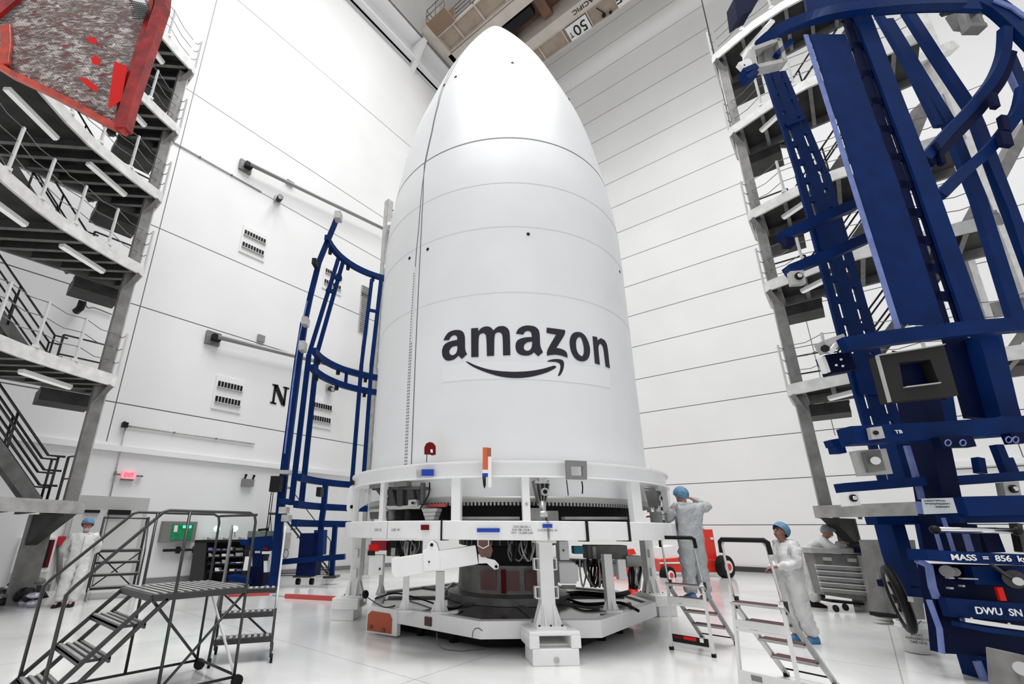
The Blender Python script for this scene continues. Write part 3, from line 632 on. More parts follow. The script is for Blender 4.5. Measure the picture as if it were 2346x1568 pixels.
for (x0, y0, x1, y1, lab) in ((1010, 1345, 1070, 1362, 'crumpled clear plastic sheet on the deck left of the drum'),):
    s = MB(); p0 = PZ(x0, y1, .45)
    for k in range(9):
        a = PZ(random.uniform(x0, x1 - 20), random.uniform(y0, y1), .44); b_ = PZ(random.uniform(x0 + 25, x1), random.uniform(y0, y1), .46); s.tube([a, (a + b_) / 2 + [0, 0, random.uniform(.02, .1)], b_], [.02, .05, .02], 6)
    tag(s.build('plastic_sheet', mat('crumpled_film', (.62, .60, .72), .15, .3)), lab, 'plastic sheet')
def hose(pts, r, m, label, name='hose', cat='hose'): return tag(MB().tube(pts, r, 8).build(name, m), label, cat)
hose(arcpts([PZ(860, 1372, .44), PZ(905, 1360, .44), PZ(960, 1372, .44), PZ(1030, 1395, .44), PZ(1060, 1388, .44)]), .014, BLACK, 'black hose along the left of the deck')
hose(arcpts([PZ(1300, 1372, .45), PZ(1340, 1385, .45), PZ(1420, 1382, .45), PZ(1462, 1400, .44)]), .025, BLACK, 'thick black hose on the right of the deck')
hose(arcpts([PZ(1300, 1362, .5), PZ(1330, 1360, .5), PZ(1400, 1365, .5), PZ(1440, 1358, .5)]), .045, BLACK, 'fat black duct across the right of the deck', 'duct', 'duct')
hose(arcpts([PZ(1082, 1462, .28), PZ(1085, 1445, .40), PZ(1095, 1440, .36), PZ(1105, 1446, .33)]), .008, GREYM, 'thin grey cord hooked on the front deck edge', 'cord', 'cord')
hose(arcpts([PZ(1000, 1450, .15), PZ(1005, 1478, .01), PZ(1020, 1488, .01), PZ(1060, 1492, .01), PZ(1078, 1490, .01), PZ(1110, 1488, .01)]), .008, GREYM, 'thin grey cord trailing on the floor before the deck', 'cord', 'cord')
hose(arcpts([PZ(832, 1362, .5), PZ(850, 1375, .46), PZ(880, 1392, .44), PZ(905, 1388, .44)]), .008, BLACKM, 'black cable beside the orange box', 'cable', 'cable')
kn = thing('black_knob', 'black round knob on the left corner of the deck', 'knob', PZ(836, 1380, .42))
MB().ball((0, 0, .12), (.06, .06, .07)).build('head', BLACK, kn, local=True); MB().cyl((0, 0, 0), (0, 0, .1), .02).build('stem', CHROME, kn, local=True)
# orange box
bl, brr = PZ(838, 1452), PZ(908, 1463)
ob = thing('battery_box', 'white box with burnt orange door on the front left deck edge', 'box', (bl + brr) / 2, math.atan2((brr - bl)[1], (brr - bl)[0]))
wb = float(np.linalg.norm(brr - bl))
MB().prism([(-wb / 2, 0, .02), (wb / 2, 0, .02), (wb / 2, 0, .40), (-wb / 2 + .08, 0, .42), (-wb / 2, 0, .36)], (0, .10, 0)).build('case', WHITE, ob, local=True, bevel=.01)
MB().prism([(-wb / 2 + .03, -.012, .05), (wb / 2 - .10, -.012, .05), (wb / 2 - .10, -.012, .26), (wb / 2 - .15, -.012, .33), (-wb / 2 + .10, -.012, .34), (-wb / 2 + .03, -.012, .28)], (0, .02, 0)).build('door', ORANGE, ob, local=True)
MB().cyl((-.2, -.03, .11), (-.2, 0, .11), .03).cyl((.06, -.03, .09), (.06, 0, .09), .03).build('latch', BROWN, ob, local=True)
MB().box((0, .05, .425), (.36, .08, .02)).build('window', mat('pale_glass', (.45, .52, .50), .1), ob, local=True)
s = MB(); P_ = [PZ(945, 1412, .35), PZ(958, 1416, .35), PZ(957, 1425, .3), PZ(945, 1421, .3)]
ring = None
c = np.array([Q[0] + .18, Q[1] - 2.36, .31])
tag(MB().box(c, (.13, .03, .12)).build('digital_display', mat('dark_red_display', (.07, .01, .01), .3)), 'small dark red display on the deck front edge', 'display')
# safety shoe: red beam lying on the floor at left
rb = thing('red_floor_bar', 'long low red bar lying on the floor left of the stand', 'bar', (PZ(655, 1366) + PZ(768, 1372)) / 2)
MB().bar(PZ(655, 1366, .05), PZ(775, 1372, .05), .10, .09).build('beam', mat('faded_red', (.55, .07, .06), .4), rb)
MB().cyl(PZ(625, 1364, .03), PZ(655, 1366, .03), .02).build('end_rod', GREYL, rb)

rr = random.Random(21)
for i, (xa, xb, ya, yb, dp_, lab) in enumerate(((905, 960, 1240, 1278, 8.2, 'tangle of grey and black hoses under the ring above the box arm'), (1165, 1232, 1240, 1286, 7.3, 'hanging black connector cables beside the front column'), (1325, 1395, 1282, 1345, 8.0, 'tangle of black hoses beside the short right leg'), (1440, 1475, 1300, 1350, 8.0, 'crumpled grey hoses at the right column'))):
    hb = thing('hose_bundle', lab, 'hoses', PD((xa + xb) / 2, yb, dp_))
    for k in range(9):
        x0_ = rr.uniform(xa, xb); x1_ = rr.uniform(xa, xb); s = MB()
        s.tube(arcpts([PD(x0_, ya, dp_), PD(x0_ + rr.uniform(-8, 8), ya + (yb - ya) * .5, dp_ + rr.uniform(-.1, .1)), PD((x0_ + x1_) / 2, yb, dp_), PD(x1_, ya + (yb - ya) * rr.uniform(.2, .6), dp_ + rr.uniform(-.1, .1)), PD(x1_ + rr.uniform(-5, 5), ya, dp_)], 4), rr.choice([.010, .014, .02]), 6).build('hose', rr.choice([BLACK, BLACKM, GREYM, GREYL]), hb)
# ------------------------------------------------------------------ overhead crane
cr_ = thing('bridge_crane', 'tan and cream overhead bridge crane spanning above the fairing tip', 'crane', (-6, 18, 33))
X0, X1 = -16.0, 9.
MB().bx(X0 + .3, X1, 17.0, 17.75, 33, 34.8).build('girder', CREAM, cr_)
MB().bx(X0 + .3, X1, 19.65, 20.35, 33, 34.8).build('girder', CREAM, cr_)
MB().bx(X0, X1, 15.6, 16.95, 33.35, 33.42).build('walkway', TAN, cr_)
MB().bx(X0, X1, 20.45, 21.75, 33.3, 33.36).build('walkway', TAN, cr_)
s = MB()
for y0, y1 in ((15.6, 16.95), (20.45, 21.75)):
    for k in range(14):
        x = X0 + .1 + k * 1.75; s.bx(x, x + .07, y0, y1, 33.18, 33.35)
    s.bx(X0, X1, y0, y0 + .1, 33.15, 33.42); s.bx(X0, X1, y1 - .08, y1, 33.1, 33.45)
s.build('walkway_rib', CREAM, cr_)
MB().bx(X0 + .5, X1, 17.8, 19.6, 34.3, 34.5).build('trolley_floor', RUST, cr_)
s = MB()
for x in (-13.8, -12.2, -9.5, -6): s.bx(x, x + .6, 17.8, 19.6, 33.6, 34.3)
s.build('trolley_frame', RUST, cr_)
MB().bx(-11.8, -9.7, 18.0, 18.7, 33.2, 33.8).build('hoist_drum', BLACKM, cr_)
MB().bx(X0 - .1, X0 + .6, 14.7, 22.5, 33.0, 34.2).build('end_truck', CREAM, cr_)
s = MB()
for k in range(15):
    x = X0 + k * 1.7
    s.cyl((x, 15.6, 33.4), (x, 15.6, 34.6), .03, n=6)
for z in (33.8, 34.2, 34.6): s.cyl((X0, 15.6, z), (X1, 15.6, z), .025, n=6)
s.build('railing', GREYM, cr_)
MB().bx(-15.4, -13.8, 14.5, 15.5, 33.0, 33.1).bx(-15.4, -13.8, 15.4, 15.5, 33.1, 34.2).build('service_platform', mat('crane_brown_panel', (.26, .17, .11), .5), cr_)
s = MB()
for x in (-15.4, -14.6, -13.8): s.cyl((x, 14.5, 33.1), (x, 14.5, 34.3), .03, n=6)
for z in (33.7, 34.3): s.cyl((-15.4, 14.5, z), (-13.8, 14.5, z), .03, n=6); s.cyl((-15.4, 14.5, z), (-15.4, 15.5, z), .03, n=6)
s.build('platform_rail', GREYM, cr_)
c = (PZ(1327, 68, 33)); Rs = np.array([[-1, 0, 0], [0, -1, 0], [0, 0, 1.]]).T
pl = MB().bx(-8.62, -7.2, 20.62, 21.66, 33.1, 33.14).build('capacity_sign', WHITEG, cr_)
# lettering under the crane, right way up for someone facing the other way
Rd = frame3((-1, 0, 0), (0, 1, 0)); Rd = np.array([[-1, 0, 0], [0, 1, 0], [0, 0, -1.]]).T
text('50', 1.05, (-7.78, 21.14, 33.08), Rd, 'sign_figures', BLACKM, pl, .01, width=.86); text('T', .55, (-8.45, 21.22, 33.08), Rd, 'sign_figures', BLACKM, pl, .01, width=.22)
text('PACIFIC', .40, (-6.95, 20.0, 32.98), Rd, 'maker_lettering', BLACKM, cr_, .01, width=1.6)
pl2 = MB().bx(-5.4, -3.6, 20.62, 21.66, 33.1, 33.14).build('maker_sign', WHITEG, cr_)
text('NE', .8, (-4.9, 21.1, 33.08), Rd, 'sign_figures', BLACKM, pl2, .01)
t = thing('crane_hook_block', 'small dark hook trolley hanging under the crane walkway', 'hook', (-6.2, 21.1, 33.3))
MB().cyl((-6.5, 20.8, 33.2), (-6.2, 21.5, 33.2), .03, n=6).ball((-6.3, 21.45, 33.1), .13).ball((-5.9, 21.55, 33.1), .10).build('pulley', BLACKM, t)
# runway beam on the left wall
rw = thing('crane_runway', 'white runway beam and bracket along the top of the left wall', 'beam', (XL + .5, 10, 31.5))
MB().bx(XL, XL + .9, -10, YR, 32.6, 32.75).bx(XL, XL + .5, -10, YR, 31.2, 31.3).bx(XL, XL + .12, -10, YR, 31.2, 32.6).build('runway_girder', WHITEG, rw)
MB().cyl((XL + .95, -10, 32.8), (XL + .95, YR, 32.8), .05, n=6).build('conductor_rail', GREYM, rw)
MB().prism([(XL, 14.7, 30.4), (XL, 14.7, 32.5), (XL + 1.2, 14.7, 32.5)], (0, .35, 0)).build('runway_bracket', WHITE, rw)
# ------------------------------------------------------------------ wall fittings, left wall
def wall_vent(x0, y0, z0, label):
    t = thing('wall_vent', label, 'vent', (XL, x0, y0), group='slotted vents on the left wall')
    MB().bx(XL, XL + .05, x0, x0 + 1.05, y0, y0 + 1.25).build('frame', WHITE, t)
    for k, zz_ in enumerate((.28, .85)):
        MB().bx(XL + .02, XL + .12, x0 + .06, x0 + .99, y0 + zz_ - .06, y0 + zz_ - .02).build('shelf', GREYL, t)
        s = MB()
        for j in range(8): s.bx(XL + .04, XL + .065, x0 + .08 + j * .115, x0 + .165 + j * .115, y0 + zz_, y0 + zz_ + .2)
        s.build('slots', BLACKM, t)
wall_vent(6.28, 5.7, 0, 'white slotted vent on the left wall left of the letter N')
wall_vent(10.25, 5.75, 0, 'white slotted vent behind the blue frame at letter height')
wall_vent(6.25, 12.2, 0, 'upper white slotted vent under the top grey pipe')
wall_vent(10.1, 12.25, 0, 'upper white slotted vent seen through the blue frame')
def wall_letter(ch, c, R, h, label): return tag(text(ch, h, c, R, 'wall_letter', BLACKM, None, .01), label, 'letter')
def serif(ch, u, v, label):
    """thick slab-serif capital built from strokes; u -> right, origin at lower left"""
    o, r_ = u; up = np.array([0, 0, 1.]); nn = np.cross(r_, up); s = MB()
    def st(a, b_, w): s.bar(o + r_ * a[0] + up * a[1], o + r_ * b_[0] + up * b_[1], w, .02, up=nn)
    if ch == 'N':
        st((.12, 0), (.12, .8), .09); st((.58, 0), (.58, .8), .09); st((.14, .78), (.56, .05), .17)
        st((0, .03), (.26, .03), .06); st((0, .77), (.2, .77), .06); st((.46, .77), (.72, .77), .06)
    else:
        st((.15, 0), (.15, .8), .16); st((0, .04), (.62, .04), .08); st((0, .76), (.62, .76), .08); st((.15, .42), (.42, .42), .08); st((.6, .04), (.6, .24), .07); st((.6, .76), (.6, .58), .07); st((.42, .32), (.42, .52), .06)
    return tag(s.build('wall_letter', BLACKM), label, 'letter')
serif('N', (np.array([XL + .02, 8.42, 6.35]), np.array([0, 1., 0])), 0, 'black slab serif letter N on the left wall')
serif('E', (np.array([-.80, YR - .02, 6.72]), np.array([1., 0, 0])), 0, 'black slab serif letter E on the right wall')
def wpipe(pts, r, label, m=GREYL, name='wall_conduit'):
    t = thing(name, label, 'conduit', pts[0]); MB().tube(pts, r, 8).build('pipe', m, t); s = MB()
    for i in range(len(pts) - 1):
        for k in (.33, .66):
            p = np.array(pts[i]) * (1 - k) + np.array(pts[i + 1]) * k; s.box(p, (.08, .05, .05))
    s.build('clamp', GREYM, t); return t
wpipe([(XL + .3, 5.95, 16.12), (XL + .3, 14.5, 17.4)], .0, '', name='x') if 0 else None
for (ya, za, yb, zb, lab) in ((5.95, 16.12, 14.2, 17.2, 'grey round rail near the top of the left wall'), (5.95, 8.26, 14.0, 8.75, 'grey round rail low on the left wall behind the blue frame')):
    t = thing('wall_rail', lab, 'rail', (XL, ya, za))
    MB().box((XL + .06, ya - .05, za), (.12, .5, .5)).build('end_plate', GREYM, t); MB().box((XL + .2, ya, za), (.3, .28, .22)).build('end_bearing', BLACKM, t)
    MB().cyl((XL + .35, ya, za), (XL + .35, yb, zb), .085, n=10).build('rail_tube', mat('mid_grey_pipe', (.30, .30, .30), .4, .3), t)
wpipe([(XL + .04, 3.0, 15.40), (XL + .04, 6.72, 15.40)], .02, 'thin conduit running to the upper camera on the left wall')
wpipe([PX(289, 976, XL + .05), PX(252, 1140, XL + .05)], .018, 'vertical conduit dropping to the door on the left wall')
wpipe([PX(289, 976, XL + .05), PX(583, 1018, XL + .05)], .028, 'horizontal conduit above the exit sign')
t = thing('conduit_box', 'small dark box at the corner of the conduit', 'box', PX(286, 974, XL + .05)); MB().box(PX(286, 974, XL + .08), (.16, .15, .15)).build('box', BLACKM, t); MB().cyl(PX(286, 974, XL + .1), PX(286, 966, XL + .1), .03).build('nipple', BLACKM, t)
def wcam(x, y, label, v=XL):
    p = PX(x, y, v + .05); t = thing('wall_camera', label, 'camera', p)
    MB().box(p, (.1, .3, .3)).build('mount', GREYL, t); MB().cyl(p + [.1, 0, -.05], p + [.5, -.12, -.2], .12).build('barrel', BLACKM, t); MB().cyl(p + [.5, -.12, -.2], p + [.53, -.13, -.21], .10).build('lens', GREYL, t)
wcam(636, 458, 'security camera high on the left wall'); wcam(754, 889, 'pale security camera on the wall behind the blue frame')
t = thing('wall_speaker', 'small grey box on the wall above the low rail', 'speaker', PX(598, 776, XL)); MB().box(PX(598, 776, XL + .05), (.1, .28, .28)).build('grille', mat('mid_grey_plastic', (.25, .25, .25)), t)
t = thing('wall_light', 'short grey lamp fitting above the upper rail', 'lamp', PX(665, 419, XL)); MB().box(PX(665, 419, XL + .08), (.12, .35, .14)).build('housing', GREYM, t)
for x, y, w, h, lab in ((836, 670, .5, .6, 'small square grille high behind the blue frame'), (834, 718, .55, 2.2, 'tall grey louvre behind the blue frame')):
    p = PX(x, y, XL); t = thing('wall_louvre', lab, 'louvre', p); MB().box(p + [.03, 0, 0], (.06, w, h)).build('frame', GREYL, t)
    s = MB()
    for k in range(int(h / .12)): s.box(p + [.07, 0, -h / 2 + .08 + k * .12], (.02, w * .85, .05))
    s.build('blades', GREYM, t)
# door
dY0, dY1 = 3.19, 4.85
t = MB().bx(XL, XL + .10, dY0 - .1, dY1 + .12, 0, 2.5).build('door_1', mat('door_frame_grey', (.50, .50, .49), .5)); tag(t, kind='structure')
MB().bx(XL + .09, XL + .13, dY0, dY1, 0, 2.1).build('leaf', mat('door_grey', (.66, .66, .65), .4), t)
MB().bx(XL + .13, XL + .25, 3.95, 4.5, 1.98, 2.12).bx(XL + .13, XL + .2, 3.4, 3.75, 2.02, 2.1).build('closer', BLACKM, t)
MB().bx(XL + .13, XL + .15, 3.98, 4.0, 0, 2.1).build('meeting_gap', GREYM, t)
# exit sign
p = PX(292, 1090, XL); t = thing('exit_sign', 'red lit EXIT sign on the left wall above the door', 'exit sign', p)
MB().box(p + [.08, 0, 0], (.10, .36, .22)).build('housing', mat('exit_face', (.95, .45, .52), .4, emit=(1, .25, .35, .5)), t)
text('EXIT', .17, p + [.135, 0, 0], np.array([[0, 1, 0], [0, 0, 1], [1, 0, 0]]).T, 'exit_letters', mat('exit_red', (.9, .02, .06), .4, emit=(1, .03, .08, .7)), t, .003, width=.24)
MB().box(p + [.09, -.30, 0], (.1, .16, .05)).box(p + [.09, .30, 0], (.1, .16, .05)).build('lamp_head', GREYM, t); MB().box(p + [.06, 0, -.13], (.1, .32, .04)).build('shelf', GREYM, t)
p = PX(565, 1107, XL); t = thing('emergency_light', 'grey emergency light with two heads right of the exit sign', 'emergency light', p)
MB().box(p + [.08, 0, 0], (.14, .42, .26)).build('battery_case', mat('case_grey', (.22, .22, .22), .5), t)
for k in (-.14, .16): MB().cyl(p + [.1, k, .13], p + [.1, k + .03, .25], .035).ball(p + [.1, k + .03, .26], .05).build('lamp_head', BLACKM, t)
# screens and panels at the wall
p = PX(192, 692, XL + .3)
t = thing('wall_monitor', 'black framed monitor on a bent arm on the left wall', 'monitor', PX(180, 715, XL))
a, b_, c, d = [PX(x, y, XL + .4) for x, y in ((178, 664), (214, 674), (209, 692), (171, 681))]
MB().prism([a, b_, c, d], (.12, 0, 0)).build('casing', BLACKM, t)
a2, b2, c2, d2 = [PX(x, y, XL + .53) for x, y in ((184, 669), (207, 676), (204, 687), (180, 680))]
MB().prism([a2, b2, c2, d2], (.01, 0, 0)).build('screen', GREYL, t)
MB().tube([PX(190, 690, XL + .4), PX(184, 706, XL + .3), PX(174, 714, XL + .1)], .1, 8).build('arm', BLACKM, t)
MB().tube(arcpts([PX(195, 690, XL + .1), PX(200, 705, XL + .05), PX(218, 706, XL + .05), PX(256, 721, XL + .05)]), .02, 6).build('cable', GREYM, t)
p0, p1 = PX(370, 1195, XL), PX(438, 1243, XL)
t = thing('electrical_cabinet', 'grey wall cabinet with a green lit window beside the door', 'electrical cabinet', p0)
MB().bx(XL, XL + .25, p0[1], p1[1], p1[2], p0[2]).build('cabinet', mat('panel_grey', (.20, .20, .19), .5), t)
MB().bx(XL + .25, XL + .27, p0[1] + .25, p1[1] - .12, p1[2] + .08, p0[2] - .08).build('window', mat('green_glow', (.02, .14, .06), .2, noise=.5, nscale=8, emit=(.0, .35, .12, .25)), t)
MB().bx(XL + .27, XL + .29, 6.0, 6.25, 1.62, 1.70).build('indicator', mat('green_lamp', (.1, .9, .4), .3, emit=(.05, 1, .4, 2.0)), t)
MB().bx(XL + .27, XL + .29, 5.75, 5.85, 1.5, 1.7).build('gauge', WHITE, t)
t = thing('bumper_rail', 'black rail with fittings on the wall below the green panel', 'rail', (XL, 6.5, .95)); MB().cyl((XL + .15, 5.6, .95), (XL + .15, 8.4, .95), .04).build('rail', BLACKM, t)
MB().bx(XL + .02, XL + .15, 6.0, 6.1, .85, 1.05).bx(XL + .02, XL + .15, 6.5, 6.6, .85, 1.05).build('bracket', BLACKM, t)
# fire cabinets at the far left
q0, q1 = PX(80, 1232, XL), PX(112, 1300, XL)
t = thing('fire_cabinet', 'recessed cabinet with dark red edges behind the tower leg', 'cabinet', q0); MB().bx(XL, XL + .15, q0[1] - .3, q1[1], q1[2] - .1, q0[2]).build('frame', WHITE, t)
MB().bx(XL + .15, XL + .17, q0[1] - .25, q1[1] - .08, q1[2], q0[2] - .06).build('window', BLACKM, t); MB().bx(XL + .15, XL + .18, q1[1] - .12, q1[1] - .05, q1[2], q0[2] - .06).build('red_edge', REDD, t)
t = thing('red_alarm', 'small red alarm call point on a grey post', 'alarm', PX(140, 1240, XL)); MB().box(PX(140, 1240, XL + .12), (.1, .16, .24)).build('case', mat('alarm_red', (.5, .01, .02), .4), t); MB().cyl(PX(133, 1360, XL + .10) + [0, 0, .12], PX(138, 1250, XL + .10), .07, n=8).build('post', GREYM, t)
# ------------------------------------------------------------------ grey access towers
ARC = [(0, 0), (.25, -.6), (.55, -1.2), (.85, -1.75), (1.25, -2.25), (1.75, -2.75), (2.35, -3.25), (3.05, -3.75), (3.9, -4.2)]
FASC = mat('pale_fascia_steel', (.72, .715, .70), .5, .1, noise=.14, nscale=5)
LAMPW = mat('lamp_housing', (.85, .85, .84), .4)
STAN = mat('pale_stanchion', (.66, .66, .65), .45, .1)
ARCR = [(0, 0), (.2, -.6), (.38, -1.2), (.45, -1.9), (.4, -2.6), (.3, -3.4), (.2, -4.2)]
def tower(label, tip, mp, levels, mains, stairs=True, leg=None, wallrail=True):
    def T(u, v, z): d = mp(u, v); return np.array([tip[0] + d[0], tip[1] + d[1], z])
    t = thing('access_tower', label, 'access tower', T(-.24, -.2, 0))
    MB().bar(T(-.24, -.2, levels[0]), T(-.24, -.2, levels[-1] - .3), .24, .24, up=(1, 0, 0)).build('column', GREYM, t)
    s = MB()
    for sgn in (-1, 1): s.bar(T(-.24 + sgn * .11, -.2 + .12, levels[0]), T(-.24 + sgn * .11, -.2 + .12, levels[-1] - .3), .025, .025, up=(1, 0, 0))
    s.build('column_flange', GREYL, t)
    for i, z in enumerate(levels):
        arc = ARC if mains == 1 else ARCR
        poly = [T(u, v, z - .06) for u, v in arc] + [T(-1.2, arc[-1][1], z - .06), T(-1.2, 0, z - .06)]
        if i == 0:
            poly = [T(0, 0, z - .06), T(1.6, -3.2, z - .06), T(-2.5, -3.2, z - .06), T(-2.5, -.1, z - .06)]
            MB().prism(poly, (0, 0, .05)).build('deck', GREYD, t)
            MB().bar(T(.02, .02, z - .13), T(1.7, -3.4, z - .13), .05, .26).bar(T(0, 0, z - .13), T(-2.5, -.1, z - .13), .05, .26).build('fascia', mat('weathered_beam', (.36, .355, .345), .5, .1, noise=.2, nscale=5), t)
            s = MB()
            for k in range(7): s.bar(T(-2.4 + 0, -.3 - k * .45, z - .16), T(.1 + k * .2, -.3 - k * .45, z - .16), .08, .18)
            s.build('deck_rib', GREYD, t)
            continue
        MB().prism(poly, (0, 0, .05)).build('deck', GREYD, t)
        s = MB(); s.sweep([T(u, v, z - .13) for u, v in arc], .06, .28); s.bar(T(0, .0, z - .13), T(-1.2, 0, z - .13), .06, .26)
        s.build('fascia', FASC, t); MB().bar(T(-1.2, 0, z - .15), T(-1.2, arc[-1][1], z - .15), .08, .26).build('back_channel', GREYM, t)
        s = MB(); f2 = MB(); v = -.3
        while v > arc[-1][1]:
            u1 = np.interp(-v, [-a[1] for a in arc], [a[0] for a in arc])
            if mains == 1:
                e = .02
                while e < 2.2 and v + e < -.02 and -1.13 + e < np.interp(-(v + e), [-a[1] for a in arc], [a[0] for a in arc]) - .05: e += .02
                A_, B2 = (-1.13, v), (-1.13 + e, v + e)
            else: A_, B2 = (-1.13, v), (u1 - .03, v)
            s.bar(T(*A_, z - .17), T(*B2, z - .17), .02, .20); f2.bar(T(*A_, z - .28), T(*B2, z - .28), .09, .012); v -= .56
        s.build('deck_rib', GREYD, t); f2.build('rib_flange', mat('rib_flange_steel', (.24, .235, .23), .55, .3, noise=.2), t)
        # lamp under the curved edge
        for (a, b_) in (((-.05, -.75), (.55, -1.65)), ((.9, -2.3), (1.7, -3.2))) if mains == 1 else (((-.05, -.75), (.55, -1.65)),):
            l = MB().bar(T(a[0] - .12, a[1], z - .42), T(b_[0] - .12, b_[1], z - .42), .14, .08).build('strip_light', LAMPW, t)
            MB().bar(T(a[0] - .12, a[1], z - .47), T(b_[0] - .12, b_[1], z - .47), .08, .03).build('diffuser', mat('diffuser_white', (.85, .85, .84), .3, emit=(1, 1, .98, .35)), l)
        # knee brace under the tip
        MB().prism([T(0, 0, z - .26), T(-.12, -.02, z - .26), T(-.24, -.14, z - .75), T(-.24, -.2, z - .75), T(-.12, -.1, z - .5)], np.append(mp(.12, -.12), 0)).build('knee_brace', GREYM, t)
        # step box behind
        zb = z - .3
        if mains:
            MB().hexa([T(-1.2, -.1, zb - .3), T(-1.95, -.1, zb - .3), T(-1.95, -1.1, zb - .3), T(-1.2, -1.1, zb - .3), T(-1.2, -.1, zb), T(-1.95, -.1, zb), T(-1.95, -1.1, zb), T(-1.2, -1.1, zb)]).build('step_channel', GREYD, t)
            MB().bar(T(-1.3, -.12, zb - .02), T(-1.3, -1.12, zb - .02), .16, .06).build('channel_edge', GREYM, t)
        # stanchions and chains on the curved edge
        ln = [0]
        for k in range(1, len(arc)): ln.append(ln[-1] + math.hypot(arc[k][0] - arc[k - 1][0], arc[k][1] - arc[k - 1][1]))
        pos = []
        for q in (.95, 1.75, 2.55, 3.35, 4.2, 5.1):
            if q > ln[-1]: break
            pos.append((np.interp(q, ln, [a[0] for a in arc]) - .02, np.interp(q, ln, [a[1] for a in arc])))
        s = MB()
        for u, v in pos: s.bar(T(u, v, z), T(u, v, z + 1.08), .045, .045); s.box(T(u, v, z + .05), (.12, .12, .06))
        s.bar(T(.02, .0, z), T(.02, .0, z + 1.08), .04, .04)
        s.build('stanchion', STAN, t)
        s = MB(); chain = [(.02, 0), (-.14, -.1)]
        for pts in (pos, [(-.1, -.2)] + pos[:1], [(.02, 0), (-.15, -.12)]):
            for k in range(len(pts) - 1):
                for hh in (1.05, .72, .38):
                    a, b_ = T(*pts[k], z + hh), T(*pts[k + 1], z + hh)
                    s.tube([a, (a + b_) / 2 - [0, 0, .07 if pts is not chain else .02], b_], .010, 5)
        s.build('safety_chain', GREYM, t)
        if wallrail and z < levels[-1] - .1:
            s = MB()
            for hh in (.55, 1.05): s.bar(T(-1.15, -.1, z + hh), T(-1.15, -1.0, z + hh), .035, .035)
            s.bar(T(-1.15, -1.0, z), T(-1.15, -1.0, z + 1.05), .035, .035); s.build('back_rail', TUBE, t)
        # stair to the next level
        if stairs and i < len(levels) - 1:
            zt = levels[i + 1]; run = (zt - z) * .85; va, vb = -1.15, -1.15 - run
            s = MB()
            for u in (-1.85, -1.25): s.bar(T(u, va, z), T(u, vb, zt), .05, .22)
            s.build('stair_stringer', GREYM, t)
            s = MB(); n = 12
            for k in range(n):
                q = (k + .5) / n; s.box(T(-1.55, va + (vb - va) * q, z + (zt - z) * q), (.62, .24, .03) if abs(mp(1, 0)[0]) > .5 else (.24, .62, .03))
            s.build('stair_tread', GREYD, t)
            s = MB()
            for u in (-1.88, -1.22):
                for hh in (.5, 1.0): s.tube([T(u, va + .25, z + hh), T(u, va, z + hh), T(u, vb, zt + hh)], .024, 6)
                for q in (0, .33, .66, 1): s.cyl(T(u, va + (vb - va) * q, z + (zt - z) * q), T(u, va + (vb - va) * q, z + (zt - z) * q + 1.0), .022, n=6)
            s.build('stair_handrail', TUBE, t)
    if stairs and mains == 1: # lowest flight
        z, zt = levels[0], levels[1]; va, vb = -.7, -.7 - (zt - z) * .8; s = MB()
        for u in (-1.5, -.8): s.bar(T(u, va, z), T(u, vb, zt), .05, .25)
        s.build('stair_stringer', GREYM, t); s = MB()
        for u in (-1.5, -.8):
            for hh in (.35, .68, 1.0): s.tube([T(u, va + .3, z + hh), T(u, va, z + hh), T(u, vb, zt + hh)], .028, 6)
            for q in (-.08, .3, .6): s.cyl(T(u, va + (vb - va) * q, z + (zt - z) * max(q, 0)), T(u, va + (vb - va) * q, z + (zt - z) * max(q, 0) + 1.0), .026, n=6)
        s.build('stair_handrail', TUBE, t)
        s = MB()
        for hh in (.5, 1.0): s.bar(T(-.75, -.35, z + hh), T(-.3, -.25, z + hh), .03, .03)
        for u, v in ((-.75, -.35), (-.3, -.25)): s.bar(T(u, v, z), T(u, v, z + 1.0), .04, .04)
        s.build('landing_rail', TUBE, t)
    if leg:
        u, v = leg
        MB().bar(T(u, v, 0), T(u, v, levels[0] - .26), .42, .42, up=(1, 0, 0)).build('leg', GREYM, t)
        MB().prism([T(u + .15, v, levels[0] - .26), T(-.15, -.05, levels[0] - .26), T(u + .15, v, levels[0] - .95)], np.append(mp(0, -.2), 0)).build('bracket', GREYD, t)
    return t
TL, TR_ = (-12.85, 2.55), (-.76, 13.46)
mL = lambda u, v: np.array([u, v]); mR = lambda u, v: np.array([-v, -u])
LZ = [PQ(x, y, TL)[2] for x, y in ((187, 1150), (268, 862), (330, 612), (370, 445), (408, 293), (442, 155))]
RZ = [PQ(x, y, TR_)[2] for x, y in ((1862, 1160), (1800, 884), (1750, 650), (1712, 488), (1667, 297), (1632, 130))]
tower('grey steel access tower with curved decks on the left', TL, mL, LZ, True, leg=(-1.7, -.38))
tr = tower('grey steel access tower behind the large blue frame', TR_, mR, RZ, 6, leg=(-1.3, -.45))
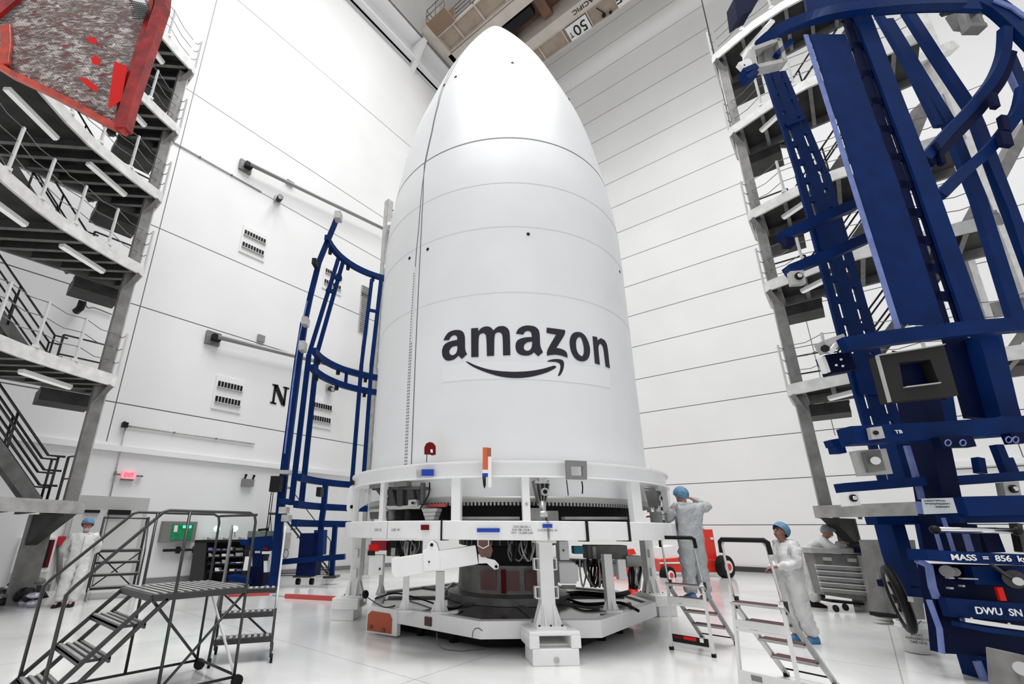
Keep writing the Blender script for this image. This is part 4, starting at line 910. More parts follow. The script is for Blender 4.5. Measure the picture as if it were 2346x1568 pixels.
# extra framing of the right tower seen through the blue frame
def strut(a, b_, w, m, nm='frame_column', parent=tr, up=(0, 0, 1)): return MB().bar(a, b_, w, w, up=up).build(nm, m, parent)
cR = np.array([4.2, 16.2, 0]); strut(PQ(2215, 430, cR) * [1, 1, 0] , PQ(2115, 60, cR) + [0, 0, 3], .34, FASC)
cB = PQ(2240, 600, (4.0, 15.8)); strut(PQ(2290, 830, (4.0, 15.8)), PQ(2190, 520, (4.0, 15.8)), .18, FASC)
strut(PQ(2200, 560, (4.4, 16.4)), PQ(2346, 290, (4.4, 16.4)), .28, GREYM, 'diagonal_brace'); strut(PQ(2020, 470, (4.0, 16.2)), PQ(2110, 250, (4.0, 16.2)), .3, GREYM, 'diagonal_brace')
strut(PQ(2255, 715, (4.4, 16.4)), PQ(2346, 700, (4.4, 16.4)), .3, GREYM, 'cross_beam'); strut(PQ(2130, 400, (4.2, 16.2)), PQ(2260, 350, (4.2, 16.2)), .25, FASC, 'cross_beam'); strut(PQ(2040, 165, (4.2, 16.2)), PQ(2180, 110, (4.2, 16.2)), .28, FASC, 'cross_beam')
strut(PQ(2290, 840, (4.4, 16.4)), PQ(2346, 760, (4.4, 16.4)), .12, GREYM, 'diagonal_brace')
# third tower peeping out behind the fairing
t = thing('access_tower', 'slim grey tower post with triangular brackets just left of the fairing', 'access tower', (-14.66, 11.81, 0)); q3 = (-14.66, 11.81)
zt = PQ(872, 462, q3)[2]
MB().bar((*q3, 0), (*q3, zt), .30, .30, up=(1, 0, 0)).build('column', GREYL, t)
MB().bar(np.array([*q3, 0]) - FW * .17, np.array([*q3, zt]) - FW * .17, .06, .04, up=RT).build('column_web', GREYM, t)
for z in (15.2, 12.9, 8.1, 5.05):
    o = np.array([*q3, 0]); MB().prism([o + RT * .2 + [0, 0, z], o + RT * 1.6 + [0, 0, z], o + RT * 1.6 + [0, 0, z - .25], o + RT * .2 + [0, 0, z - .9]], FW * .2).build('bracket', GREYM, t)
    MB().bar(o + RT * .1 + [0, 0, z], o + RT * 3 + [0, 0, z], 1.2, .16).build('deck', FASC, t)
    s = MB()
    for hh in (.4, .8, 1.2): s.cyl(o + RT * .1 + [0, 0, z + hh], o + RT * 1.6 + [0, 0, z + hh], .02, n=6)
    s.build('guard_rail', TUBE, t)
# pile of tarps and cords at the foot of the left tower
t = thing('equipment_pile', 'heap of dark bags and shiny film at the foot of the left tower', 'pile', PZ(40, 1392)); rr = random.Random(3)
for k in range(40):
    x_ = rr.uniform(0, 82); p = PZ(x_, rr.uniform(1362, 1393)); p = p + [0, 0, rr.uniform(.05, .12 + .4 * x_ / 82)]
    MB().ball(p, (rr.uniform(.05, .16), rr.uniform(.06, .16), rr.uniform(.04, .12)), 7, 5).build('bundle', [BLACKM, MATS['dark_machinery'], GREYM, MATS['crumpled_film']][k % 4], t)
MB().prism([PZ(66, 1335, .45), PZ(92, 1372, .0), PZ(60, 1372, 0)], FW * .25).build('folded_tarp', BLACK, t)
# ------------------------------------------------------------------ blue fairing lifting frames
def mpp(x, y, dep): return float(np.linalg.norm(PD(x + 1, y, dep) - PD(x, y, dep)))
def pb(s, pts, dep, wpx, th):
    dp = dep if hasattr(dep, '__len__') else [dep] * len(pts)
    P = [PD(x, y, d) for (x, y), d in zip(pts, dp)]; k = len(pts) // 2
    return s.sweep(P, wpx * mpp(*pts[k], dp[k]), th, up=FW)
def pprism(s, pts, dep, th): return s.prism([PD(x, y, dep) for x, y in pts], FW * th)
def part(name, m, parent, *bars, bevel=0):
    s = MB()
    for pts, dep, w, th in bars:
        if name in ('ring_arc', 'arc_lower_flange') and len(pts) > 3:
            dp = dep if hasattr(dep, '__len__') else [dep] * len(pts)
            q = arcpts([(x, y, d) for (x, y), d in zip(pts, dp)], 4); pts = [(p[0], p[1]) for p in q]; dep = [p[2] for p in q]; th = th * .5
        pb(s, pts, dep, w, th)
    return s.build(name, m, parent, bevel=bevel)
bf = thing('fairing_lift_frame', 'smaller blue half ring lifting frame standing left of the fairing by the wall', 'lifting frame', PD(700, 1320, 14.2))
C1 = np.array([-10.4, 9.35]); R1 = 2.85
def ringarc(z, a0, a1, w, h, name, parent, r=R1, n=20):
    P = [np.array([C1[0] + r * math.sin(math.radians(a)), C1[1] + r * math.cos(math.radians(a)), z]) for a in np.linspace(a0, a1, n + 1)]
    return MB().sweep(P, w, h).build(name, BLUE, parent)
for z, w in ((11.4, .16), (7.1, .15), (6.52, .15)): ringarc(z, 226, 345, w, .2, 'ring_arc', bf)
zlow = PQ(740, 1108, (-13.2, 9.2))[2]
for z in (zlow, PQ(740, 1163, (-13.2, 9.2))[2], PQ(740, 1201, (-13.2, 9.2))[2]): ringarc(z, 226, 300, .16, .2, 'ring_arc', bf)
def c1(a, z, r=R1): return np.array([C1[0] + r * math.sin(math.radians(a)), C1[1] + r * math.cos(math.radians(a)), z])
MB().bar(c1(268, 6.5), c1(268, 7.1), .1, .1).bar(c1(300, 6.5), c1(300, 7.1), .1, .1).build('ring_tie', BLUE, bf)
dA = 13.84
part('front_mast', BLUE, bf, ([(775, 492), (764, 520), (731, 600), (711, 680), (697, 745)], dA, 11, .1), ([(697, 740), (683, 830), (668, 950), (654, 1060), (645, 1140), (637, 1230), (632, 1290), (624, 1352)], dA, 17, .14))
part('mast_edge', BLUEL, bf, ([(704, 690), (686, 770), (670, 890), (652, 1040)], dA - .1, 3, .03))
def vm(x0, y0, x1, y1, dep, w, name='vertical_bar'): return part(name, BLUE, bf, ([(x0, y0), ((x0 + x1) / 2, (y0 + y1) / 2), (x1, y1)], dep, w, .06))
dB = 15.3
vm(776, 590, 708, 812, dB, 9); vm(787, 596, 727, 808, dB, 9); vm(708, 812, 667, 1158, dB, 12); vm(727, 808, 690, 1158, dB, 12)
dC = 15.6
vm(852, 640, 828, 838, dC, 8); vm(873, 642, 851, 840, dC, 9); vm(828, 838, 806, 1110, dC, 9); vm(851, 840, 832, 1110, dC, 9)
part('cross_tie', BLUE, bf, ([(847, 711), (866, 715)], dC, 6, .1), ([(768, 636), (782, 640)], dB, 9, .1), ([(748, 664), (768, 670)], dB, 9, .1))
part('centre_post', BLUE, bf, ([(746, 1110), (742, 1160), (736, 1200), (734, 1230)], 15.1, 11, .15)); part('base_post', BLUE, bf, ([(768, 1203), (764, 1260), (760, 1320)], 15.2, 10, .15))
part('base_column', mat('dark_navy_paint', (.0015, .008, .055), .5, noise=.3, spec=.1), bf, ([(716, 1222), (712, 1270), (706, 1318)], 14.6, 42, .6))
part('base_column', BLUE, bf, ([(735, 1215), (732, 1272)], 14.5, 22, .4))
part('base_beam', BLUE, bf, ([(638, 1289), (700, 1283), (790, 1276)], 14.3, 12, .2)); part('base_plate', TUBE, bf, ([(745, 1322), (775, 1321)], 15.2, 5, .5))
s = MB()
for x in (681, 712): s.cyl(PD(x - 2, 1333, 14.6), PD(x + 6, 1333, 14.6), .09)
s.build('caster', BLACK, bf); part('caster_frame', TUBE, bf, ([(676, 1320), (716, 1320)], 14.6, 5, .4))
for x, y, w, h, m, nm in ((634, 1110, 22, 34, BLACKM, 'motor_box'), (700, 738, 12, 18, GREYL, 'clamp'), (694, 795, 12, 22, GREYL, 'clamp'), (775, 497, 14, 18, GREYL, 'top_clamp'), (722, 603, 9, 14, BLACKM, 'bracket'), (653, 1150, 18, 12, BLUE, 'bracket'), (655, 1083, 20, 8, GREYL, 'clamp'), (651, 1170, 16, 14, GREYL, 'clamp'), (733, 1128, 10, 20, BLACKM, 'bracket'), (657, 1188, 16, 14, GREYL, 'jack')):
    c = PD(x, y, dA - .3); k = mpp(x, y, dA); MB().box(c, (w * k, .3, h * k), .7).build(nm, m, bf)
s = MB()
for a in (240, 262, 285, 310):
    for z in (7.1, 6.52, 11.4): s.box(c1(a, z - .05, 2.95), (.1, .1, .34), -math.radians(a))
s.build('arc_bracket', BLACKM, bf)
# ---- the large frame near the camera
BF = thing('fairing_lift_frame', 'large blue lifting frame with slotted columns towering at the right', 'lifting frame', PD(2250, 1530, 6.4) * [1, 1, 0])
d0 = 6.5
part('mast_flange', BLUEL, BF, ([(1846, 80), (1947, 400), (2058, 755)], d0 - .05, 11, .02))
o = part('mast_web', BLUE, BF, ([(1895, 80), (2004, 400), (2110, 745)], d0, 92, .03))
part('mast_web', BLUE, BF, ([(1908, -30), (1925, 20)], d0 + .3, 90, .03))
part('mast_flange', BLUE, BF, ([(1968, 20), (2112, 400), (2230, 740)], d0 - .02, 44, .05))
part('mast_flange', BLUE, BF, ([(1858, -30), (1868, 30)], d0 + .1, 40, .05), ([(1985, -30), (1995, 10)], d0 + .1, 40, .05))
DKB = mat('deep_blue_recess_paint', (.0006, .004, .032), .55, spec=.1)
s = MB(); pb(s, [(1937, 40), (2060, 400), (2162, 740)], d0 + .05, 19, .05); pb(s, [(1958, 40), (2089, 400), (2203, 740)], d0 + .05, 20, .05)
a0, a1 = np.array([1946., 40]), np.array([2181., 740]); n = 11
for k in range(n + 1):
    q = (k + .05) / n
    if q > 1: break
    def cl(y): return np.interp(y, [40, 400, 740], [1946, 2073, 2181])
    y = 40 + 700 * q; h = 13 + 8 * q
    pb(s, [(cl(y - h / 2), y - h / 2), (cl(y + h / 2), y + h / 2)], d0 + .05, 42, .05)
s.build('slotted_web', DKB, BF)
# slotted column
d1 = 7.9
cL = lambda y: np.interp(y, [165, 400, 770, 970, 1110], [1750, 1823, 1920, 1976, 2016]); cRr = lambda y: np.interp(y, [165, 400, 770, 970, 1110], [1797, 1899, 2004, 2062, 2098])
s = MB()
for fr, wf in ((.10, .20), (.50, .36), (.90, .20)):
    pts = [(cL(y) + (cRr(y) - cL(y)) * fr, y) for y in (165, 400, 600, 770, 970, 1110)]
    P = [PD(x, y, d1) for x, y in pts]; ws = [(cRr(y) - cL(y)) * wf * mpp(x, y, d1) for x, y in pts]
    for i in range(5): s.bar(P[i], P[i + 1], (ws[i] + ws[i + 1]) / 2, .06, up=FW)
y = 175
while y < 1100:
    h = 9 + y * .008
    for fr in (.26, .74):
        o_ = 0 if fr < .5 else 12
        yy = y + o_; x = cL(yy) + (cRr(yy) - cL(yy)) * fr
        pb(s, [(x - .28 * h / 2, yy - h / 2), (x + .28 * h / 2, yy + h / 2)], d1, (cRr(yy) - cL(yy)) * .13, .06)
    y += 34 + y * .022
s.build('slotted_column', BLUE, BF)
part('column_joint', BLUE, BF, ([(1801, 287), (1845, 270)], d1 - .05, 8, .03), ([(1856, 503), (1925, 474)], d1 - .06, 5, .06))
part('column_plate', BLUE, BF, ([(1895, 512), (1912, 575)], d1 - .04, 62, .03)); part('column_plate', BLUE, BF, ([(1975, 812), (1998, 905)], d1 - .05, 56, .03))
part('cross_arm', BLUE, BF, ([(1789, 545), (1870, 508), (1962, 468)], 7.3, 22, .2)); part('cross_arm', BLUE, BF, ([(1805, 622), (1900, 584), (1990, 545)], 7.3, 22, .2))
part('arm_end', DKB, BF, ([(1803, 548), (1807, 566)], 7.25, 18, .15)); part('arm_end', BLUE, BF, ([(1808, 612), (1810, 628)], 7.25, 12, .15))
d2 = 6.2
part('ring_arc', BLUE, BF, ([(1930, 792), (2000, 781), (2100, 767), (2220, 754), (2346, 744), (2420, 742)], d2, 33, .25))
part('lower_beam', BLUE, BF, ([(1938, 1001), (2050, 995), (2130, 991), (2346, 976), (2420, 972)], d2, 40, .25))
part('lower_beam', BLUE, BF, ([(1925, 1119), (2012, 1112), (2108, 1104)], 6.6, 20, .2)); part('lower_beam', BLUE, BF, ([(2145, 1105), (2250, 1098), (2360, 1090)], 6.6, 20, .2))
part('base_beam', BLUE, BF, ([(2185, 1162), (2360, 1158)], d2, 42, .3)); part('base_beam', BLUE, BF, ([(2170, 1190), (2360, 1188)], 6.3, 18, .3))
part('base_beam', BLUE, BF, ([(1996, 1194), (2075, 1192), (2150, 1191)], 7.0, 18, .2))
part('side_leg', BLUE, BF, ([(2036, 1200), (2055, 1270), (2080, 1345)], 7.2, 30, .3)); part('side_leg_foot', BLUE, BF, ([(2066, 1352), (2130, 1362)], 7.2, 24, .3)); part('side_leg', BLUE, BF, ([(2122, 1200), (2135, 1262)], 7.3, 26, .2))
part('lower_mast', BLUE, BF, ([(2056, 1005), (2085, 1110)], 7.3, 56, .3)); part('mast_edge', BLUEL, BF, ([(2077, 1022), (2096, 1085), (2112, 1145)], 6.6, 10, .05))
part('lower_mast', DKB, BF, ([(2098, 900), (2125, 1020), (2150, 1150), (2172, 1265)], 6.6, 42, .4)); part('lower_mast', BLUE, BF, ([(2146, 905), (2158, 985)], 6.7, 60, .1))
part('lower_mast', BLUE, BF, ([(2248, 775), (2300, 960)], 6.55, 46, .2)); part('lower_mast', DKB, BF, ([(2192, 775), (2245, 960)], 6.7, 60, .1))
part('stub_post', BLUE, BF, ([(2178, 1150), (2165, 1062)], 6.8, 14, .1), ([(2240, 1050), (2246, 1085)], 6.8, 16, .1), ([(2282, 1020), (2308, 1085)], 6.8, 18, .1), ([(2305, 1050), (2320, 1085)], 6.9, 16, .1))
part('mast_edge', BLUEL, BF, ([(2161, 1187), (2186, 1266)], 6.25, 6, .03), ([(2140, 1206), (2158, 1266)], 6.25, 6, .03), ([(2212, 1224), (2224, 1264)], 6.25, 12, .03), ([(2105, 1150), (2112, 1178)], 6.2, 14, .03))
part('lower_mast', DKB, BF, ([(2190, 1200), (2204, 1266)], 6.6, 60, .2)); part('lower_mast', DKB, BF, ([(2245, 1210), (2266, 1266)], 6.7, 40, .2)); part('base_post', TUBE, BF, ([(2326, 1200), (2340, 1266)], 6.5, 12, .1))
MB().cyl(PD(2143, 1214, 5.95), PD(2330, 1217, 5.95), 6.2 * mpp(2200, 1215, 5.95)).build('round_bar', CHROME, BF); MB().ball(PD(2142, 1214, 5.95), .055).ball(PD(2330, 1217, 5.95), .06).build('bar_end', BLACKM, BF)
part('mass_plate', BLUE, BF, ([(2101, 1271), (2175, 1276), (2360, 1284)], 5.85, 24, .25))
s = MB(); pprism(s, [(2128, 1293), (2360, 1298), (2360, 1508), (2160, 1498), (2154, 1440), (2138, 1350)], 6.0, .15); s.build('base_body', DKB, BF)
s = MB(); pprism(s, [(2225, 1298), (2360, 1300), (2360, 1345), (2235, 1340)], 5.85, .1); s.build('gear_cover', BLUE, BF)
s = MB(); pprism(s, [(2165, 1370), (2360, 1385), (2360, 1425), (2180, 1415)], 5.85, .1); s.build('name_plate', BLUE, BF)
part('silver_rim', CHROME, BF, ([(2205, 1420), (2250, 1427), (2300, 1434), (2360, 1442)], 5.8, 9, .06)); part('lower_rim', BLUE, BF, ([(2190, 1430), (2250, 1442), (2360, 1456)], 5.82, 10, .1))
s = MB()
for x, y in ((2226, 1418), (2312, 1430)): s.cyl(PD(x, y, 5.72), PD(x, y, 5.8), .012)
s.build('rim_bolt', CHROME, BF)
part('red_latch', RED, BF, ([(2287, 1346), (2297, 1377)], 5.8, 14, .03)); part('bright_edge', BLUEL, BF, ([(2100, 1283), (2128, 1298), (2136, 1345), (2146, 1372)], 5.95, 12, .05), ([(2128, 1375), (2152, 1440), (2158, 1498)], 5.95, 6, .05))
part('gear_shaft', GREYL, BF, ([(2086, 1374), (2148, 1380)], 6.4, 11, .08))
tb = MB().cyl(PD(2325, 1328, 5.7), PD(2325, 1328, 5.85), .10).build('crank_wheel', TUBE, BF); MB().cyl(PD(2333, 1333, 5.6), PD(2333, 1333, 5.7), .045).build('crank_hub', CHROME, BF)
part('crank_arm', TUBE, BF, ([(2270, 1293), (2300, 1315), (2322, 1328)], 5.65, 6, .03))
s = MB(); s.cyl(PD(2170, 1310, 5.85), PD(2170, 1310, 5.98), .07).cyl(PD(2188, 1311, 5.87), PD(2188, 1311, 5.98), .05); s.build('gear_face', GREYM, BF)
s = MB(); pb(s, [(2170, 1325), (2182, 1325)], 5.9, 3, .05); pb(s, [(2200, 1326), (2236, 1327)], 5.84, 3, .05); pb(s, [(2172, 1348), (2180, 1348)], 5.9, 4, .05); pb(s, [(2200, 1343), (2206, 1343)], 5.9, 4, .05); s.build('bright_fitting', GREYL, BF)
part('foot_column', BLUE, BF, ([(2262, 1498), (2295, 1600)], 6.1, 80, .35)); part('foot_column', DKB, BF, ([(2236, 1512), (2252, 1600)], 6.2, 26, .2)); part('foot_edge', BLUEL, BF, ([(2238, 1515), (2258, 1566)], 6.0, 16, .03))
fb = part('grey_jack', GREYM, BF, ([(2330, 1500), (2340, 1600)], 5.2, 70, .3), bevel=.01); MB().cyl(PD(2341, 1533, 5.0), PD(2341, 1533, 5.2), .06).build('jack_screw', CHROME, fb)
# far half of the ring: arcs and bars
part('ring_arc', BLUE, BF, ([(1738, 108), (1765, 85), (1800, 64), (1850, 45), (1920, 27), (2000, 16), (2100, 8), (2200, 6)], [6.9, 6.8, 6.7, 6.6, 6.4, 6.3, 6.4, 6.6], 27, .3))
part('ring_arc', BLUE, BF, ([(2000, 20), (2080, 14), (2150, 12), (2240, 14)], 6.7, 34, .2)); part('ring_arc', BLUE, BF, ([(2200, -20), (2270, 10), (2320, 50), (2380, 110)], 7.0, 50, .3)); part('arc_edge', BLUEL, BF, ([(2278, 0), (2320, 18), (2350, 40)], 6.9, 14, .03))
part('ring_arc', BLUE, BF, ([(2302, 66), (2298, 122), (2278, 175), (2246, 220), (2215, 257), (2166, 308), (2116, 366)], [7.0, 7.1, 7.2, 7.3, 7.35, 7.3, 7.2], 20, .3))
part('arc_lower_flange', DKB, BF, ([(2316, 120), (2296, 180), (2262, 230), (2232, 268), (2180, 322), (2128, 376)], [7.1, 7.2, 7.3, 7.35, 7.3, 7.2], 18, .2))
part('ring_arc', BLUE, BF, ([(2345, 200), (2334, 250), (2309, 290), (2276, 331), (2243, 364), (2200, 402), (2152, 450)], [7.0, 7.1, 7.2, 7.3, 7.35, 7.3, 7.2], 22, .3))
part('vertical_bar', BLUE, BF, ([(2030, 48), (2100, 165), (2176, 290), (2190, 330), (2240, 455), (2330, 742)], 7.6, 27, .12)); part('bar_face', BLUE, BF, ([(2010, 30), (2080, 150), (2150, 290)], 7.55, 14, .1))
part('vertical_bar', BLUE, BF, ([(2078, 28), (2140, 125), (2222, 248), (2240, 290), (2290, 425), (2360, 610)], 7.7, 25, .12)); part('vertical_bar', BLUEL, BF, ([(2297, 138), (2338, 224)], 7.5, 7, .1))
part('vertical_bar', BLUE, BF, ([(2310, 130), (2340, 200), (2380, 330)], 7.5, 24, .12)); part('vertical_bar', BLUE, BF, ([(2262, 372), (2308, 480), (2360, 640)], 7.5, 10, .1)); part('column_stub', BLUE, BF, ([(2256, 760), (2298, 950)], 7.0, 44, .2))
for k, (x, y, w, h) in enumerate(((2275, 232, 22, 30), (2153, 362, 16, 30), (2298, 285, 24, 34), (2300, 320, 40, 30), (2143, 340, 14, 20))): part('arc_bracket', DKB, BF, ([(x - 3, y - h / 2), (x + 5, y + h / 2)], 7.15, w * .6, .10))
# brackets, bearings, plates
def bearing(x, y, wpx, dep, label=None, tilt=.08, m=GREYL, hole=.3):
    k = mpp(x, y, dep); a = [(x - wpx / 2, y - wpx / 2 + tilt * wpx), (x + wpx / 2, y - wpx / 2), (x + wpx / 2 + .2 * wpx, y + wpx / 2), (x - wpx / 2 + .2 * wpx, y + wpx / 2 + tilt * wpx)]
    s = MB(); pprism(s, a, dep, .1); o_ = s.build('bearing_plate', m, BF); c = PD(x + .1 * wpx, y, dep)
    MB().cyl(c - FW * .03, c, wpx * hole * k).build('bearing_ring', BLACKM, o_); MB().cyl(c - FW * .05, c - FW * .01, wpx * hole * .55 * k).build('shaft_end', CHROME, o_); return o_
bearing(1826, 634, 30, 7.15); bearing(2316, 1121, 36, 6.45, hole=.25); bearing(1950, 1142, 32, 6.5, m=WHITE, hole=.25)
s = MB(); pprism(s, [(1960, 1033), (2030, 1028), (2046, 1086), (1978, 1090)], 6.45, .12); o_ = s.build('bearing_plate', GREYL, BF); s = MB(); pprism(s, [(1978, 1036), (2016, 1031), (2030, 1078), (1992, 1083)], 6.40, .06); s.build('bearing_block', GREYM, o_)
MB().cyl(PD(2006, 1056, 6.3), PD(2006, 1056, 6.42), .055).build('shaft_end', CHROME, o_)
s = MB(); pprism(s, [(1993, 980), (2020, 977), (2028, 1004), (1999, 1007)], 6.0, .06); o_ = s.build('bearing_plate', GREYL, BF); MB().cyl(PD(2007, 992, 5.97), PD(2007, 992, 6.02), .03).build('bearing_ring', BLACKM, o_)
part('end_block', BLUE, BF, ([(1898, 1018), (1932, 1012)], 6.7, 16, .15), ([(1915, 1022), (1920, 1040)], 6.68, 22, .15))
part('perforated_block', DKB, BF, ([(1888, 840), (1942, 830)], 6.6, 44, .2)); s = MB()
for x, y in ((1927, 824), (1916, 837), (1931, 839)): s.cyl(PD(x, y, 6.48), PD(x, y, 6.5), .018)
s.build('block_hole', WHITE, BF)
o_ = part('pillow_bearing', GREYL, BF, ([(1882, 798), (1928, 782)], 6.5, 26, .2)); MB().cyl(PD(1890, 799, 6.3), PD(1890, 799, 6.5), .055).build('bearing_ring', BLACKM, o_); part('bearing_arm', WHITEG, BF, ([(1902, 808), (1915, 790), (1930, 782)], 6.35, 9, .05), ([(1880, 820), (1886, 835), (1893, 855)], 6.5, 9, .1))
s = MB(); pprism(s, [(1710, 110), (1745, 88), (1738, 108), (1712, 135)], 6.9, .15); s.build('roller_cover', WHITE, BF)
s = MB()
pb(s, [(1716, 125), (1724, 160)], 6.85, 12, .2); pb(s, [(1720, 122), (1778, 100)], 6.85, 10, .2); pb(s, [(1728, 162), (1790, 148)], 6.85, 10, .2); pb(s, [(1778, 98), (1792, 150)], 6.85, 10, .2); s.build('roller_housing', GREYL, BF)
part('roller_motor', GREYM, BF, ([(1752, 112), (1758, 158)], 6.95, 22, .2)); part('top_bracket', BLUE, BF, ([(1778, 128), (1812, 96)], 6.8, 12, .1), ([(1700, 172), (1728, 160)], 6.8, 14, .2), ([(1706, 186), (1728, 172)], 6.8, 12, .2)); o_ = part('switch_box', WHITE, BF, ([(1695, 155), (1718, 145)], 6.8, 20, .1)); MB().cyl(PD(1705, 150, 6.75), PD(1705, 150, 6.8), .02).build('button', BLACKM, o_)
s = MB(); pprism(s, [(1682, -5), (1689, 44), (1704, 33), (1722, 24), (1733, 2), (1740, -5)], 6.9, .3); s.build('top_bracket', DKB, BF)
s = MB(); pprism(s, [(2195, 10), (2225, 5), (2268, 8), (2262, 25), (2235, 42), (2215, 40)], 7.2, .3); s.build('clamp_housing', GREYM, BF); part('clamp_rod', TUBE, BF, ([(2158, 32), (2190, 22), (2215, 5)], 7.2, 10, .08)); s = MB(); pb(s, [(2203, 28), (2214, 62)], 7.1, 8, .15); pb(s, [(2212, 66), (2250, 66)], 7.1, 12, .2); pb(s, [(2235, 40), (2244, 62)], 7.1, 10, .15); s.build('clamp_foot', GREYM, BF)
# black square frame
o4 = [PD(x, y, 5.9) for x, y in ((2009.5, 816), (2162.6, 791), (2196, 906), (2038, 922))]; i4 = [PD(x, y, 5.9) for x, y in ((2060, 831), (2131, 824), (2151, 877), (2070, 888))]
s = MB(); A8 = o4 + i4; s.add(A8 + [p + FW * .14 for p in A8], [(i, (i + 1) % 4, 4 + (i + 1) % 4, 4 + i) for i in range(4)] + [(8 + i, 8 + (i + 1) % 4, 12 + (i + 1) % 4, 12 + i) for i in range(4)] + [(i, (i + 1) % 4, 8 + (i + 1) % 4, 8 + i) for i in range(4)] + [(4 + i, 4 + (i + 1) % 4, 12 + (i + 1) % 4, 12 + i) for i in range(4)])
s.build('square_bumper', mat('black_bumper', (.006, .005, .004), .7), BF); part('bumper_back', DKB, BF, ([(2100, 815), (2108, 905)], 6.06, 110, .02)); part('bumper_edge', GREYL, BF, ([(2009, 815), (2162, 790)], 5.88, 2, .05), ([(2009, 815), (2038, 922)], 5.88, 2, .05), ([(2072, 888), (2152, 878)], 5.88, 2.5, .05))
s = MB()
for a, b_ in (((2145, 1015), (2222, 1013)), ((2308, 1006), (2346, 1004))): pb(s, [a, b_], 6.0, 24, .12)
s.build('clamp_bar', DKB, BF); s = MB()
for x in (2172, 2206, 2311, 2327): s.tube([PD(x + 7 * math.cos(a), 1015 - (x > 2300) * 7 + 7 * math.sin(a), 5.9) for a in np.arange(8) * PI / 4], .008, 6, closed=True)
s.build('clamp_ring', BLUEL, BF)
def ftext(body, x, y, hpx, wpx, dep, parent, m=WHITE, slope=0.):
    r_ = nv(PD(x + 50, y + 50 * slope, dep) - PD(x, y, dep)); sz = hpx * mpp(x, y, dep) * 1.38
    u_ = np.array([0, 0, 1.]); return text(body, sz, PD(x, y, dep), frame3(r_, nv(u_ - r_ * (u_ @ r_))), 'lettering', m, parent, .002, width=wpx * mpp(x, y, dep), font_bold=True)
ftext('MASS  =  856  kg', 2266, 1280, 13, 173, 5.715, BF, slope=.025); ftext('DWU  SN  01', 2308, 1404, 15, 140, 5.80, BF, slope=.06); ftext('TB', 2059, 990, 8, 17, 6.05, BF, slope=-.05)
# taped note
s = MB(); pprism(s, [(2112, 1143), (2183, 1141), (2194, 1176), (2118, 1179)], 6.0, .01); nt_ = s.build('paper_note', mat('note_paper', (.50, .54, .56), .6), BF); s = MB()
rr = random.Random(5)
for x0, x1, y in ((2118, 2166, 1148), (2120, 2178, 1155), (2144, 2172, 1162)):
    x = x0
    while x < x1: w = rr.uniform(2, 5); pb(s, [(x, y + rr.uniform(-.8, .8)), (x + w, y + rr.uniform(-.8, .8))], 5.985, 2, .003); x += w + rr.uniform(.6, 2)
s.build('handwriting', BLACKM, nt_)
# red tagged hang bag at the top left, close to the camera
rb = thing('red_edged_panel', 'red framed panel wrapped in crinkled clear film hanging at the top left', 'hanging panel', PD(180, 100, 4.6))
dr = 4.6
FILM = bpy.data.materials.new('crinkled_mesh_film'); FILM.use_nodes = True; nt = FILM.node_tree; b = nt.nodes['Principled BSDF']
tc = nt.nodes.new('ShaderNodeTexCoord')
mp = nt.nodes.new('ShaderNodeMapping'); mp.inputs['Scale'].default_value = (2.2, 2.2, 5.5); mp.inputs['Rotation'].default_value = (.3, .5, .2); nt.links.new(tc.outputs['Object'], mp.inputs[0])
n1 = nt.nodes.new('ShaderNodeTexNoise'); n1.inputs['Scale'].default_value = 3.4; n1.inputs['Detail'].default_value = 10; n1.inputs['Distortion'].default_value = 1.1; nt.links.new(mp.outputs[0], n1.inputs['Vector'])
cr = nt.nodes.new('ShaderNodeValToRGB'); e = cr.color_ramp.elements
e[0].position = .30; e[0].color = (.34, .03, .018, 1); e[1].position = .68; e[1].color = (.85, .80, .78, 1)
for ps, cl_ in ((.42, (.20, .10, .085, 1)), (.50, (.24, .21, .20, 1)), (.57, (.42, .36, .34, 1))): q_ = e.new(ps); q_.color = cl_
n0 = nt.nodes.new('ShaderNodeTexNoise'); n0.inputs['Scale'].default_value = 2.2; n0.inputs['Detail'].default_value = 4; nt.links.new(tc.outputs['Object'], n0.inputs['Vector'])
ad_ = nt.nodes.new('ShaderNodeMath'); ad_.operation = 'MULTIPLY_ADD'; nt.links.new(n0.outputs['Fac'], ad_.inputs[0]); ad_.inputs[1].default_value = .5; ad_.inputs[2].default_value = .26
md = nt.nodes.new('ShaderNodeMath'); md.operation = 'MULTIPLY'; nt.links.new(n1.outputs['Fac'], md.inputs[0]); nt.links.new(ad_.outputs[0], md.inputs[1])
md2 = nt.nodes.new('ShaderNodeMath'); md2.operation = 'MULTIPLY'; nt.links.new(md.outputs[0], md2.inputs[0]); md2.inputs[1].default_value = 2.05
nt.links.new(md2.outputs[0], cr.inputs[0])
def _dot(v):
    k = nt.nodes.new('ShaderNodeVectorMath'); k.operation = 'DOT_PRODUCT'; nt.links.new(tc.outputs['Object'], k.inputs[0]); k.inputs[1].default_value = tuple(v); return k.outputs['Value']
cx_ = nt.nodes.new('ShaderNodeCombineXYZ'); nt.links.new(_dot(RT * .8 + np.array([0, 0, .6])), cx_.inputs[0]); nt.links.new(_dot(RT * -.6 + np.array([0, 0, .8])), cx_.inputs[1])
bk = nt.nodes.new('ShaderNodeTexBrick'); bk.offset = 0; bk.inputs['Scale'].default_value = 1; bk.inputs['Brick Width'].default_value = .032; bk.inputs['Row Height'].default_value = .032; bk.inputs['Mortar Size'].default_value = .0045
bk.inputs['Color1'].default_value = bk.inputs['Color2'].default_value = (1, 1, 1, 1); bk.inputs['Mortar'].default_value = (.55, .48, .47, 1); nt.links.new(cx_.outputs[0], bk.inputs['Vector'])
